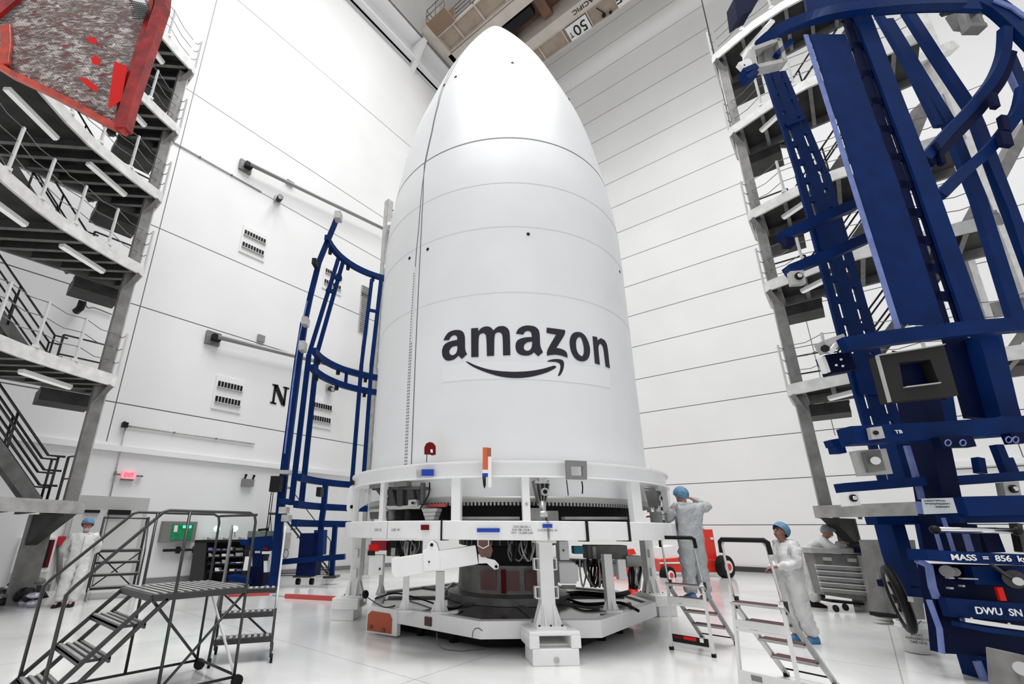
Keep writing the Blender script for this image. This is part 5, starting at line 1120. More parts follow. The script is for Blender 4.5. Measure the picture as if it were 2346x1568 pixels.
mu = nt.nodes.new('ShaderNodeMix'); mu.data_type = 'RGBA'; mu.blend_type = 'MULTIPLY'; mu.inputs[0].default_value = 1; nt.links.new(cr.outputs[0], mu.inputs[6]); nt.links.new(bk.outputs['Color'], mu.inputs[7]); nt.links.new(mu.outputs[2], b.inputs['Base Color']); b.inputs['Roughness'].default_value = .22
bp = nt.nodes.new('ShaderNodeBump'); bp.inputs['Strength'].default_value = 1; bp.inputs['Distance'].default_value = .08; nt.links.new(n1.outputs['Fac'], bp.inputs['Height']); nt.links.new(bp.outputs[0], b.inputs['Normal'])
s = MB(); nx, ny = 26, 22; cs = [PD(-40, -60, dr), PD(372, -30, dr), PD(285, 292, dr), PD(-30, 140, dr)]; vs = []; fs = []; rr = random.Random(9)
for j in range(ny + 1):
    for i in range(nx + 1):
        u, v = i / nx, j / ny; p = (cs[0] * (1 - u) + cs[1] * u) * (1 - v) + (cs[3] * (1 - u) + cs[2] * u) * v
        vs.append(p - FW * (.05 * math.sin(u * PI) * math.sin(v * PI) + rr.uniform(-.009, .009)))
for j in range(ny):
    for i in range(nx): a = j * (nx + 1) + i; fs.append((a, a + 1, a + nx + 2, a + nx + 1))
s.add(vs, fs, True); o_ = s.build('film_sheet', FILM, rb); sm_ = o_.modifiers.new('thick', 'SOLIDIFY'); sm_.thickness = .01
REDM = mat('red_vinyl_edge', (.30, .008, .008), .3, noise=.5, nscale=5, bump=.3); ORM = mat('orange_red_vinyl_edge', (.50, .045, .02), .3, noise=.4, nscale=6)
part('side_rail', REDM, rb, ([(378, -40), (372, 20), (335, 130), (300, 230), (282, 300)], dr - .03, 26, .12), ([(352, -40), (348, 15), (312, 130), (280, 230), (268, 290)], dr - .01, 10, .05))
part('bottom_rail', ORM, rb, ([(-20, 140), (30, 172), (100, 205), (170, 240), (240, 280), (288, 302)], dr - .02, 12, .10)); part('left_flap', ORM, rb, ([(14, 60), (16, 100), (10, 150)], dr - .05, 22, .05), bevel=.01)
for pts in ([(262, 140), (292, 152), (278, 230), (248, 250), (250, 225)], [(198, 88), (208, 82), (223, 92), (218, 102), (204, 96)], [(207, 132), (219, 126), (230, 136), (229, 151), (212, 146)], [(180, 178), (200, 180), (224, 200), (222, 212), (200, 198)]):
    s = MB(); pprism(s, pts, dr - .075, .004); s.build('red_patch', RED if len(pts) != 4 else REDD, rb)
part('suspension_strap', REDM, rb, ([(60, -60), (40, -10), (-20, 40)], dr - .08, 30, .05))
s = MB()
for k in range(9): pb(s, [(298 + k * 5, -2 + k * 2), (322 + k * 3, 45 - k * 2)], dr - .09, 1.5, .004); pb(s, [(296 + k * 1, 2 + k * 5), (340 + k * 0, 10 + k * 4)], dr - .09, 1.5, .004)
s.build('mesh_grid', BLACKM, rb); s = MB(); pprism(s, [(302, 0), (330, -2), (340, 20), (322, 44), (312, 30)], dr - .075, .005); s.build('clear_window', WHITE, rb)
# ------------------------------------------------------------------ rolling ladders
def rolling_ladder(label, loc, rz, w, n, rise, run, plat, railh, white_brace=False, post_in=True, tubed=.016, name='rolling_ladder', platform_tread=True, side_drop=True, group=None):
    """local x = width, y = climbing direction; tread k at height k*rise"""
    t = thing(name, label, 'rolling ladder', loc, rz, group); zt = n * rise + rise; y0 = 0; yp = n * run
    hw = w / 2
    for k in range(1, n + 1):
        z = k * rise; y = (k - 1) * run; s = MB(); d = run * 1.0
        s.box((0, y + d / 2, z - .012), (w * .95, d, .02)); s.box((0, y + .01, z - .025), (w * .95, .02, .05)); s.box((0, y + d - .01, z - .025), (w * .95, .02, .05))
        o = s.build('tread', TUBE, t, local=True); s = MB()
        for j in range(4): s.box((0, y + d * (j + .5) / 4, z + .006), (w * .93, d * .12, .012))
        s.build('tread_ridges', ALU, o, local=True)
    if platform_tread:
        s = MB(); s.box((0, yp + plat / 2, zt - .02), (w, plat, .03)); s.box((-hw, yp + plat / 2, zt - .03), (.03, plat, .06)); s.box((hw, yp + plat / 2, zt - .03), (.03, plat, .06)); s.box((0, yp, zt - .03), (w, .03, .06)); s.box((0, yp + plat, zt - .03), (w, .03, .06))
        o = s.build('platform', TUBE, t, local=True); s = MB(); m = int(plat / .075)
        for j in range(m): s.box((0, yp + plat * (j + .5) / m, zt + .004), (w * .97, plat / m * .42, .014))
        s.build('platform_slats', ALU, o, local=True)
    for sx in (-hw, hw):
        MB().bar((sx, -run * .9, .0), (sx, yp, zt - .03), .03, .035).bar((sx, -run * .9 + .16, 0.0), (sx, yp + .14, zt - .05), .03, .035).build('stringer', TUBE, t, local=True)
        top = zt + railh; yb = .02
        MB().tube([(sx, yb, .02), (sx, yb, top - (yp - yb) * rise / run * .98 - .04), (sx, yb + .05, top - (yp - yb) * rise / run * .98 + .03)] + [(sx, yp - .05, top - .02), (sx, yp, top)] + [(sx, yp + plat - .08, top), (sx, yp + plat - .02, top - .03), (sx, yp + plat, top - .10), (sx, yp + plat, .06)], tubed, 8).build('handrail', TUBE, t, local=True)
        MB().cyl((sx, yp + .2, .1), (sx, yp + .2, top), tubed, n=8).build('post', TUBE, t, local=True)
        MB().cyl((sx, -run * .6, .1), (sx, yp + plat, .1), tubed * .9, n=8).build('base_rail', TUBE, t, local=True)
        o = MB().cyl((sx, yp + plat + .03, .06), (sx + .035, yp + plat + .03, .06), .06, n=14).build('caster', BLACK, t, local=True)
    MB().cyl((-hw, yp + plat, .12), (hw, yp + plat, .12), tubed * .9, n=8).cyl((-hw, yp + plat, zt + railh - .02), (hw, yp + plat, zt + railh - .02), tubed, n=8).build('rear_rail', TUBE, t, local=True)
    MB().cyl((hw, yp, zt - .04), (-hw, yp + plat, .12), tubed * .9, n=8).build('cross_brace', TUBE, t, local=True); MB().cyl((hw, yp + plat, zt - .04), (hw, yp + .2, .12), tubed * .9, n=8).build('cross_brace', TUBE, t, local=True)
    MB().cyl((-hw, yp + plat, zt - .04), (hw, yp + plat, .12), tubed * .9, n=8).build('rear_brace', WHITEG if white_brace else TUBE, t, local=True)
    return t
rolling_ladder('wide dark rolling platform ladder in the left foreground', (-5.935, 1.10, 0), 0, .97, 3, .245, .233, .93, .80, True)
d_ = nv([.34, .61, 0]); r_a = math.atan2(d_[1], d_[0])
t = thing('rolling_ladder', 'three tread dark rolling ladder with white handrails behind the foreground platform', 'rolling ladder', (-6.25, 3.175, 0), r_a)
for k in range(3):
    z, y = .27 * (k + 1), .06 + k * .16; s = MB(); s.box((0, y + .11, z), (.66, .22, .02)); s.box((0, y, z - .02), (.66, .02, .06)); s.box((0, y + .22, z - .02), (.66, .02, .06)); o = s.build('tread', TUBE, t, local=True)
    s = MB()
    for j in range(9): s.box((-.29 + j * .072, y + .11, z + .014), (.035, .2, .014))
    s.build('tread_teeth', GREYL, o, local=True)
MB().box((0, .05, .785), (.5, .01, .035)).build('warning_strip', mat('faded_red', (.55, .07, .06), .4), t, local=True)
for sx in (-.35, .35):
    MB().bar((sx, 0, .06), (sx, .40, .85), .03, .05).bar((sx, .62, .06), (sx, .45, .85), .03, .05).build('side_frame', TUBE, t, local=True)
    MB().tube([(sx, .02, .62), (sx, .12, .80), (sx, .30, 1.0), (sx, .32, 1.58), (sx, .38, 1.64), (sx, .48, 1.6), (sx, .52, .85)], .013, 8).build('handrail', mat('handrail_white', (.7, .7, .7), .3) if sx > 0 else GREYM, t, local=True)
    MB().cyl((sx, -.02, .05), (sx + .03, -.02, .05), .05, n=12).build('caster', BLACK, t, local=True); MB().cyl((sx, .64, .05), (sx + .03, .64, .05), .05, n=12).build('caster', BLACK, t, local=True)
MB().cyl((-.35, .6, .75), (.35, .6, .15), .014, n=8).build('cross_brace', TUBE, t, local=True)
fl = rolling_ladder('distant dark rolling ladder in front of the grey door', (-14.0, 3.75, 0), math.atan2(.98, .2), .95, 3, .27, .22, .5, .8, tubed=.018)
dt = rolling_ladder('tall dark rolling ladder standing in the small blue frame', PZ(752, 1322), math.atan2(.55, -.83), .7, 7, .27, .24, .55, .9, tubed=.016)
# ------------------------------------------------------------------ folding step ladders
def step_ladder(label, a, b_, far, redlabel, top=1.51):
    a, b_, far = np.array(a), np.array(b_), np.array(far); u = nv(b_ - a); w = float(np.linalg.norm(b_ - a)); v = np.array([-u[1], u[0], 0]); L = float((far - a) @ v)
    t = thing('step_ladder', label, 'step ladder', (a + b_) / 2, math.atan2(u[1], u[0])); hw = w / 2
    for sx in (-1, 1):
        x0, x1 = sx * hw, sx * hw * .86
        MB().bar((x0, 0, .03), (x1, .06, .92), .028, .045, up=(0, 1, 0)).build('rear_leg', mat('ladder_white', (.74, .74, .73), .35), t, local=True)
        MB().bar((x1, .02, .88), (x1 * .99, L, .03), .03, .055, up=(1, 0, 0)).build('step_rail', ALU, t, local=True)
        MB().tube([(x1, .10, .80), (x1 * .98, .03, 1.15), (x1 * .96, -.02, top - .06), (x1 * .86, -.03, top - .01)], .014, 8).build('handle_rail', ALU, t, local=True)
        for p in ((x0, 0, .02), (x1 * .99, L, .02)): MB().box(p, (.045, .06, .045)).build('rubber_foot', BLACK, t, local=True)
        MB().box((x1, .10, .86), (.05, .08, .12)).build('hinge', BLACKM, t, local=True)
    MB().tube([(-hw * .90, -.01, top - .13), (-hw * .88, -.02, top - .01), (-hw * .8, -.03, top + .01), (hw * .8, -.03, top + .01), (hw * .88, -.02, top - .01), (hw * .90, -.01, top - .13)], .026, 8).build('top_handle', BLACK, t, local=True)
    MB().box((0, .035, .66), (w * .95, .03, .075)).box((0, .03, .60), (w * .95, .02, .03)).build('upper_crossbar', MATS['ladder_white'], t, local=True)
    o = MB().box((0, 0, .15), (w * .97, .03, .13)).build('lower_crossbar', MATS['ladder_white'], t, local=True)
    if redlabel:
        MB().box((.0, -.018, .165), (w * .86, .006, .10)).build('black_label', BLACKM, o, local=True); MB().box((0, -.023, .185), (w * .30, .004, .04)).build('red_logo', RED, o, local=True); MB().box((w * .28, -.023, .185), (.05, .004, .05)).build('white_mark', WHITE, o, local=True); MB().box((-w * .28, -.023, .18), (w * .2, .004, .03)).build('red_text_bar', REDD, o, local=True)
    else: MB().box((-w * .18, -.018, .17), (w * .18, .006, .05)).build('grey_label', GREYM, o, local=True)
    for k in range(4):
        z = .865 - k * .205; y = .03 + (.88 - z) / .85 * (L - .02); s = MB(); s.box((0, y, z), (w * .82, .20, .022)); o2 = s.build('step', GREYL, t, local=True); s = MB()
        for j in range(3): s.box((0, y - .06 + j * .06, z + .014), (w * .78, .03, .008))
        s.build('grip_strip', mat('dull_brown_grip', (.12, .06, .055), .7), o2, local=True)
    MB().cyl((-hw * .85, L, .08), (hw * .85, L, .08), .010, n=6).build('foot_bar', BLACKM, t, local=True)
    return t
step_ladder('white and grey step ladder with black handle the worker stands on', (-2.43, 7.58, 0), (-1.87, 7.52, 0), (-2.33, 8.63, 0), True)
step_ladder('nearer empty step ladder with black top handle in the right foreground', (-1.31, 6.15, 0), (-.77, 6.02, 0), PZ(1787, 1547), False)
# ------------------------------------------------------------------ people
def skinmesh(name, verts, edges, rad_, m, parent, sub=2, root=0):
    me = bpy.data.meshes.new(name); me.from_pydata([tuple(map(float, v)) for v in verts], edges, []); o = bpy.data.objects.new(name, me); COL.objects.link(o)
    sk = o.modifiers.new('skin', 'SKIN'); sk.use_smooth_shade = True
    for i, r in enumerate(rad_):
        sv = me.skin_vertices[0].data[i]; sv.radius = r if hasattr(r, '__len__') else (r, r); sv.use_root = (i == root)
    ss = o.modifiers.new('sub', 'SUBSURF'); ss.levels = 1; ss.render_levels = sub; me.materials.append(m); o.parent = parent
    return o
def person(label, loc, rz, J, suit, cap, scale=1., glasses=False, gloves=None, shoes=BLACK, beard=False, headdir=(0, 1, 0), headup=(0, 0, 1), finger=None, skin=SKIN, group=None, extra=None):
    t = thing('person', label, 'person', loc, rz, group); t.scale = (scale,) * 3
    D = dict(pel=(0, 0, .96), wai=(0, .0, 1.08), che=(0, .01, 1.28), nb=(0, 0, 1.45), hd=(0, .02, 1.62))
    for s_, x in (('L', -1), ('R', 1)):
        D.update({'sh' + s_: (x * .18, 0, 1.41), 'el' + s_: (x * .24, -.03, 1.13), 'wr' + s_: (x * .22, .08, .9), 'hp' + s_: (x * .09, 0, .90), 'kn' + s_: (x * .10, .03, .50), 'an' + s_: (x * .10, 0, .09), 'to' + s_: (x * .11, .14, .04)})
    D.update(J); D = {k: np.array(v, float) for k, v in D.items()}
    hd = D['hd']; fy = nv(headdir); up = np.array(headup, float); fx = nv(np.cross(fy, up)); up = np.cross(fx, fy)
    V, E, R = [], [], []
    def add(p, r, par=None): V.append(p); R.append(r); (E.append((par, len(V) - 1)) if par is not None else None); return len(V) - 1
    pe = add(D['pel'], (.13, .10)); wa = add(D['wai'], (.12, .09), pe); ch = add(D['che'], (.14, .10), wa); nb = add(D['nb'], .065, ch)
    nk = add(D['nb'] * .45 + (hd - up * .08) * .55, .055, nb); h1 = add(hd - up * .05 + fy * .01, (.066, .075), nk); h2 = add(hd + up * .03, (.078, .09), h1); h3 = add(hd + up * .10 - fy * .01, (.055, .065), h2)
    no = add(hd + fy * .085 - up * .005, .022, h2); add(hd + fy * .115 - up * .025, .012, no); add(hd + fy * .07 - up * .085, .030, h1)
    for x in (-1, 1): add(hd + fx * x * .088 - up * .005 - fy * .01, .016, h2)
    for s_ in 'LR':
        x = -1 if s_ == 'L' else 1
        sh = add(D['sh' + s_], .055, ch); el = add(D['el' + s_], .04, sh); wr = add(D['wr' + s_], .027, el)
        fd = nv(D['wr' + s_] - D['el' + s_]); hdv = nv(J['hand' + s_]) if ('hand' + s_) in J else fd
        sd = nv(np.cross(hdv, (0, 0, 1) if abs(hdv[2]) < .8 else (0, 1, 0))); cu = np.cross(sd, hdv) * -1
        pm = add(D['wr' + s_] + hdv * .065, (.036, .018), wr)
        for k in range(4):
            b0 = D['wr' + s_] + hdv * .105 + sd * (k - 1.5) * .021; l_ = (.034, .040, .037, .028)[k]
            f1 = add(b0, .0095, pm); f2 = add(b0 + hdv * l_ + cu * .008, .0088, f1); add(b0 + hdv * (l_ * 1.6) + cu * .030, .0075, f2)
        th = add(D['wr' + s_] + hdv * .035 - sd * x * .034, .012, wr); add(D['wr' + s_] + hdv * .075 - sd * x * .052 + cu * .012, .010, th)
        hp = add(D['hp' + s_], .085, pe); kn = add(D['kn' + s_], .055, hp); an = add(D['an' + s_], .038, kn); add(D['to' + s_], .035, an)
    body = skinmesh('body', V, E, R, skin, t)
    # coverall
    V, E, R = [], [], []
    k = 1.0
    pe = add(D['pel'], (.20, .165)); wa = add(D['wai'], (.195, .155), pe); ch = add(D['che'], (.215, .165), wa); ub = add(D['nb'] * .75 + D['che'] * .25, (.15, .12), ch); add(D['nb'] + (hd - D['nb']) * .22, (.072, .072), ub)
    for s_ in 'LR':
        sh = add(D['sh' + s_], .105, ch); m1 = add((D['sh' + s_] + D['el' + s_]) / 2, .100, sh); el = add(D['el' + s_], .085, m1); m2 = add((D['wr' + s_] + D['el' + s_]) / 2, .076, el); add(D['wr' + s_] * .97 + D['el' + s_] * .03, .050, m2)
        hp = add(D['hp' + s_], .135, pe); m3 = add((D['hp' + s_] + D['kn' + s_]) / 2, .132, hp); kn = add(D['kn' + s_], .118, m3); m4 = add((D['kn' + s_] + D['an' + s_]) / 2, .112, kn); add(D['an' + s_] + [0, 0, .0], .092, m4)
    cv = skinmesh('coverall', V, E, R, suit, t)
    tex = bpy.data.textures.get('folds') or bpy.data.textures.new('folds', 'CLOUDS'); tex.noise_scale = .085; tex.noise_depth = 2
    dm = cv.modifiers.new('folds', 'DISPLACE'); dm.texture = tex; dm.strength = .075; dm.mid_level = .5; dm.texture_coords = 'GLOBAL'
    MB().bar(D['che'] + [0, .135, .12], D['pel'] + [0, .15, -.02], .012, .006).build('zip', GREYL, t, local=True) if J.get('zip', 1) else None
    Rh = np.array([fx, fy, up]).T
    def hp_(q): return hd + Rh @ np.array(q)
    # cap: dome over skull and back of the head
    s = MB(); n1_, n2_ = 16, 9; vs = []; fs = []; rr = random.Random(hash(label) % 99)
    for i in range(n2_ + 1):
        th = PI * .60 * i / n2_
        for j in range(n1_):
            a = 2 * PI * j / n1_; q = np.array([.116 * math.sin(th) * math.cos(a), .135 * math.sin(th) * math.sin(a), .128 * math.cos(th)]) * (1 + (.05 * math.sin(5 * a) * (i / n2_)))
            tilt = .55; q = np.array([q[0], q[1] * math.cos(tilt) - q[2] * math.sin(tilt) - .005, q[1] * math.sin(tilt) + q[2] * math.cos(tilt) + .045]); vs.append(hp_(q))
    for i in range(n2_):
        for j in range(n1_): fs.append((i * n1_ + j, i * n1_ + (j + 1) % n1_, (i + 1) * n1_ + (j + 1) % n1_, (i + 1) * n1_ + j))
    s.add(vs, fs, True); s.build('bouffant_cap', cap, t, local=True)
    for x in (-1, 1): MB().ball(hp_((x * .032, .088, .022)), .013, 8, 6).build('eye', BLACKM, t, local=True)
    MB().ball(hp_((0, .094, -.052)), (.026, .014, .008), 8, 5).build('mouth', mat('lip', (.30, .09, .08), .5), t, local=True)
    if glasses:
        s = MB()
        for x in (-1, 1): s.box(hp_((x * .036, .108, .022)), (.062, .012, .036), R=Rh); s.bar(hp_((x * .07, .10, .025)), hp_((x * .09, .0, .02)), .008)
        s.box(hp_((0, .112, .026)), (.02, .01, .01), R=Rh); s.build('safety_glasses', mat('amber_lens', (.25, .05, .03), .1), t, local=True)
    if beard: MB().ball(hp_((0, .075, -.075)), (.062, .045, .05), 12, 8).build('beard', mat('grey_beard', (.5, .49, .48), .8, bump=.8, bscale=60), t, local=True)
    for s_ in 'LR':
        a, to = D['an' + s_], D['to' + s_]; f_ = nv((to - a) * [1, 1, 0]); sd = np.array([-f_[1], f_[0], 0]); s = MB(); vs = []; fs = []
        for i, (q, w, h) in enumerate(((-.09, .02, .06), (-.075, .045, .11), (.0, .052, .12), (.08, .055, .085), (.15, .050, .06), (.19, .02, .04))):
            c = a * [1, 1, 0] + f_ * q + [0, 0, a[2] - .09]
            for x, z in ((-1, 0), (1, 0), (1, .6), (.5, 1), (-.5, 1), (-1, .6)): vs.append(c + sd * w * x + [0, 0, h * z])
        for i in range(5):
            for j in range(6): fs.append((i * 6 + j, i * 6 + (j + 1) % 6, (i + 1) * 6 + (j + 1) % 6, (i + 1) * 6 + j))
        fs += [tuple(range(6)), tuple(range(30, 36))]; s.add(vs, fs, True).build('shoe', shoes, t, local=True)
    if gloves:
        for s_ in 'LR': pass
    if extra: extra(t, D, hp_)
    return t
def face_rz(dx, dy): return math.atan2(-dx, dy)
person('person in white coverall and amber glasses standing hands behind back at far left', (-13.40, 2.82, 0), face_rz(13.4, -2.3),
       dict(elL=(-.31, -.10, 1.14), wrL=(-.10, -.20, .95), elR=(.31, -.10, 1.14), wrR=(.10, -.20, .93), handL=(1, -.1, -.2), handR=(-1, -.1, -.2), knR=(.13, .05, .50), anR=(.17, .02, .09), toR=(.22, .15, .04), anL=(-.05, .06, .09), toL=(-.02, .20, .04), knL=(-.09, .08, .5)),
       SUIT, CAPB, 1.02, glasses=True, beard=True, headdir=(.05, 1, -.12))
b2 = PD(1604, 1385, 7.75)
person('person in silvery coverall seen from behind on the step ladder, arm raised', (b2[0], b2[1], .585), face_rz(FW[0] - .18, FW[1]),
       dict(elR=(.45, .04, 1.43), wrR=(.21, .12, 1.57), handR=(-.8, .2, .3), elL=(-.30, .16, 1.22), wrL=(-.36, .42, 1.28), handL=(-.2, 1, .1), hd=(-.02, .07, 1.60), nb=(0, .02, 1.44), anL=(-.13, .0, .09), toL=(-.15, .14, .04), anR=(.13, .0, .09), toR=(.15, .14, .04), zip=0),
       SUITS, CAPB, .985, headdir=(-.2, 1, -.1), shoes=SHOEC)
hand3 = None
def hood(t, D, hp_): MB().ball(hp_((-.02, -.17, -.12)), (.085, .09, .075), 12, 8).build('dark_hood_bundle', mat('navy_cloth', (.012, .012, .03), .6), t, local=True)
person('person in white coverall and blue shoe covers standing in profile looking up', PZ(1850, 1472), face_rz(-RT[0] - .1 * FW[0], -RT[1] - .1 * FW[1]),
       dict(pel=(0, .10, .96), wai=(0, .10, 1.08), che=(0, .06, 1.28), nb=(0, .03, 1.45), hd=(0, .08, 1.60), shL=(-.17, .03, 1.40), shR=(.17, .03, 1.40), hpL=(-.09, .09, .90), hpR=(.09, .09, .90), elL=(-.22, .07, 1.12), elR=(.22, .07, 1.12), wrL=(-.06, .33, 1.08), wrR=(.05, .33, 1.05), handL=(.5, 1, -.3), handR=(-.5, 1, -.3), knL=(-.10, .06, .5), knR=(.10, .10, .5), anL=(-.1, -.02, .09), toL=(-.11, .12, .04), anR=(.1, .05, .09), toR=(.11, .20, .04)),
       SUIT, CAPB, 1.0, headdir=(0, 1, .42), headup=(0, -.42, 1), shoes=SHOEC, skin=mat('skin_brown', (.26, .12, .08), .5), extra=hood)
p4 = PQ(1868, 1230, (-.75, 14.1)) * [1, 1, 0]
person('person in white coverall leaning with folded forearms on the ribbed tool cabinet', p4, face_rz(-FW[0] * .6 + RT[0] * .8, -FW[1] * .6 + RT[1] * .8),
       dict(pel=(0, -.25, .95), wai=(0, -.18, 1.06), che=(0, .02, 1.24), nb=(0, .14, 1.37), hd=(0, .22, 1.50), shL=(-.18, .08, 1.34), shR=(.18, .08, 1.34), elL=(-.28, .30, 1.16), elR=(.28, .30, 1.16), wrL=(.0, .42, 1.30), wrR=(.02, .48, 1.30), handL=(1, .2, 0), handR=(-1, .2, 0), hpL=(-.09, -.25, .9), hpR=(.09, -.25, .9), knL=(-.1, -.25, .5), knR=(.1, -.2, .5), anL=(-.1, -.3, .09), toL=(-.1, -.15, .04), anR=(.1, -.25, .09), toR=(.1, -.1, .04)),
       SUIT, mat('grey_bouffant_cap', (.25, .26, .27), .6, noise=.2, nscale=25, bump=.4), 1.07, headdir=(.1, 1, -.5), headup=(0, .5, 1), beard=False)
# ------------------------------------------------------------------ right-hand props
dC_ = 10.6
def quadbox(pts, dep, th): s = MB(); return pprism(s, pts, dep, th)
tc_ = thing('tool_cabinet', 'grey metal tool cabinet with five ribbed drawers and casters beside the blue frame', 'cabinet', PZ(1940, 1405))
quadbox([(1862, 1268), (1974, 1272), (1998, 1380), (1890, 1364)], dC_, .3).build('body', GREYM, tc_, bevel=.01)
quadbox([(1856, 1256), (1972, 1258), (1974, 1270), (1860, 1268)], dC_ - .03, .36).build('top', GREYL, tc_)
for k in range(5):
    yl, yr = 1294 + k * 13.2, 1300 + k * 14.2; xl_, xr_ = 1868 + k * 3.3, 1978 + k * 3.9
    dr_ = quadbox([(xl_, yl), (xr_, yr), (xr_ + 3, yr + 10), (xl_ + 3, yl + 9.4)], dC_ - .02, .03).build('drawer', mat('drawer_grey', (.42, .415, .41), .45, .3, noise=.12), tc_)
    quadbox([(xl_, yl), (xr_, yr), (xr_ + .5, yr + 2), (xl_ + .5, yl + 2)], dC_ - .045, .03).build('drawer_lip', WHITE, dr_)
for x, y in ((1888, 1281), (1945, 1284)): quadbox([(x, y - 4), (x + 17, y - 3), (x + 18, y + 5), (x + 1, y + 4)], dC_ - .05, .05).build('latch', GREYL, tc_)
quadbox([(1976, 1273), (2000, 1270), (2044, 1424), (2010, 1418)], dC_ - .15, .35).build('side_post', GREYL, tc_, bevel=.01); quadbox([(2001, 1270), (2009, 1274), (2050, 1420), (2044, 1426)], dC_ - .18, .3).build('post_edge', GREYM, tc_)
s = MB()
for x, y in ((1913, 1395), (1935, 1392), (2005, 1405)): s.cyl(PD(x, y, dC_), PD(x + 4, y, dC_), .07, n=12)
s.build('caster', BLACK, tc_); quadbox([(1905, 1375), (2000, 1385), (2000, 1390), (1905, 1381)], dC_ + .1, .3).build('chassis', BLACKM, tc_)
t = thing('grey_panel_cabinet', 'tall plain grey cabinet right of the ribbed tool cabinet', 'cabinet', PD(2040, 1330, 9.3) * [1, 1, 0]); quadbox([(1996, 1238), (2096, 1238), (2120, 1420), (2036, 1420)], 9.5, .3).build('door', GREYM, t); quadbox([(2018, 1330), (2052, 1326), (2055, 1345), (2022, 1345)], 9.4, .1).build('dark_tag', DKB, t)
quadbox([(2012, 1405), (2062, 1410), (2063, 1418), (2014, 1414)], 9.3, .2).build('black_foot', BLACK, t)
t = thing('utility_cart', 'small dark utility cart behind the standing person at right', 'cart', PZ(1850, 1368)); dU = 11.6
quadbox([(1834, 1290), (1872, 1290), (1876, 1300), (1836, 1300)], dU, .5).build('top_tray', GREYL, t); quadbox([(1838, 1302), (1872, 1302), (1880, 1345), (1846, 1345)], dU + .05, .4).build('body', mat('dark_machinery', (.035, .035, .035)), t); quadbox([(1846, 1345), (1884, 1348), (1884, 1354), (1848, 1352)], dU, .5).build('bottom_shelf', GREYL, t)
s = MB()
for x in (1852, 1864, 1880): s.cyl(PD(x, 1364, dU), PD(x + 4, 1364, dU), .09, n=12)
s.build('caster', BLACK, t)
# items on the cabinet
t = thing('tape_gun', 'flat black tool lying on the far cabinet top', 'tool', PD(1978, 1246, dC_)); quadbox([(1966, 1243), (1990, 1243), (1991, 1247), (1967, 1247)], dC_, .15).build('tool_body', BLACKM, t); quadbox([(1970, 1256), (2000, 1254), (2002, 1270), (1972, 1268)], dC_ - .2, .2).build('cloth', DKB, t)
# bucket
bc = PZ(2104, 1496); t = thing('bucket', 'white plastic bucket with black stencilled words on the floor by the blue frame', 'bucket', bc); top = PQ(2100, 1424, bc)[2]
MB().lathe([(0, .01), (.150, .01), (.172, top * .8), (.185, top * .8), (.185, top * .86), (.176, top * .87), (.182, top * .96), (.186, top), (.16, top)], (0, 0, 0), 32).build('pail', WHITE, t, local=True)
u_ = -np.array([bc[0], bc[1], 0]); u_ = nv(u_); r_ = nv(np.cross((0, 0, 1), u_))
for i, tx in enumerate(('ATLAS', 'PAYLOAD W', 'TAG LINE')):
    text(tx, .042, bc + u_ * (.170 - i * .003) + r_ * .03 + [0, 0, top * (.62 - i * .12)], frame3(r_, (0, 0, 1)), 'stencil', BLACKM, t, .002)
MB().tube(arcpts([bc + r_ * -.1 + u_ * .17 + [0, 0, top * .84], bc + r_ * .02 + u_ * .2 + [0, 0, top * .86], bc + r_ * .12 + u_ * .15 + [0, 0, top * 1.1]]), .004, 6).build('handle', BLACKM, t)
# big dark hand wheel
t = thing('hand_wheel', 'large black wheel standing edge-on beside the blue frame leg', 'wheel', PD(2062, 1385, 6.9)); c = PD(2058, 1372, 6.9); ax = nv(RT * .86 - FW * .56 + np.array([0, 0, .12])); uu = nv(np.cross(ax, (0, 0, 1))); vv = np.cross(uu, ax)
s = MB(); s.tube([c + (uu * math.cos(a) + vv * math.sin(a)) * .38 for a in np.arange(32) * 2 * PI / 32], .055, 8, closed=True); s.build('tyre', BLACK, t)
s = MB(); s.tube([c + (uu * math.cos(a) + vv * math.sin(a)) * .33 for a in np.arange(32) * 2 * PI / 32], .022, 8, closed=True); s.build('rim', GREYL, t); s = MB()
for k in range(5): a = k * 2 * PI / 5; s.cyl(c, c + (uu * math.cos(a) + vv * math.sin(a)) * .33, .02, n=6)
s.cyl(c - ax * .06, c + ax * .06, .06); s.build('spokes', BLACKM, t)
# red tractor
dT = 18.4; t = thing('tow_tractor', 'red tow tractor with black tyres parked by the right wall', 'tractor', PD(1560, 1318, dT) * [1, 1, 0])
REDT = mat('tractor_red', (.72, .035, .018), .35)
quadbox([(1512, 1282), (1560, 1278), (1648, 1284), (1650, 1312), (1514, 1312)], dT, 1.2).build('body', REDT, t, bevel=.03); quadbox([(1612, 1212), (1632, 1212), (1644, 1284), (1620, 1284)], dT + .2, .8).build('rear_panel', REDT, t, bevel=.02); quadbox([(1612, 1206), (1634, 1208), (1636, 1214), (1614, 1214)], dT + .2, .8).build('panel_cap', WHITE, t)
quadbox([(1516, 1256), (1548, 1250), (1552, 1280), (1514, 1282)], dT + .1, .9).build('white_hood', WHITE, t); quadbox([(1512, 1289), (1568, 1288), (1568, 1292), (1512, 1293)], dT - .02, .05).build('white_stripe', WHITE, t); quadbox([(1628, 1232), (1634, 1232), (1635, 1237), (1629, 1237)], dT + .15, .1).build('white_mark', WHITE, t)
quadbox([(1376, 1306), (1456, 1300), (1456, 1322), (1378, 1324)], dT, .8).build('drawbar', REDT, t, bevel=.02); quadbox([(1446, 1300), (1452, 1298), (1458, 1332), (1448, 1332)], dT - .1, .2).build('front_guard', REDT, t); quadbox([(1430, 1262), (1452, 1258), (1458, 1270), (1430, 1276)], dT, .4).build('lamp_pod', REDT, t)
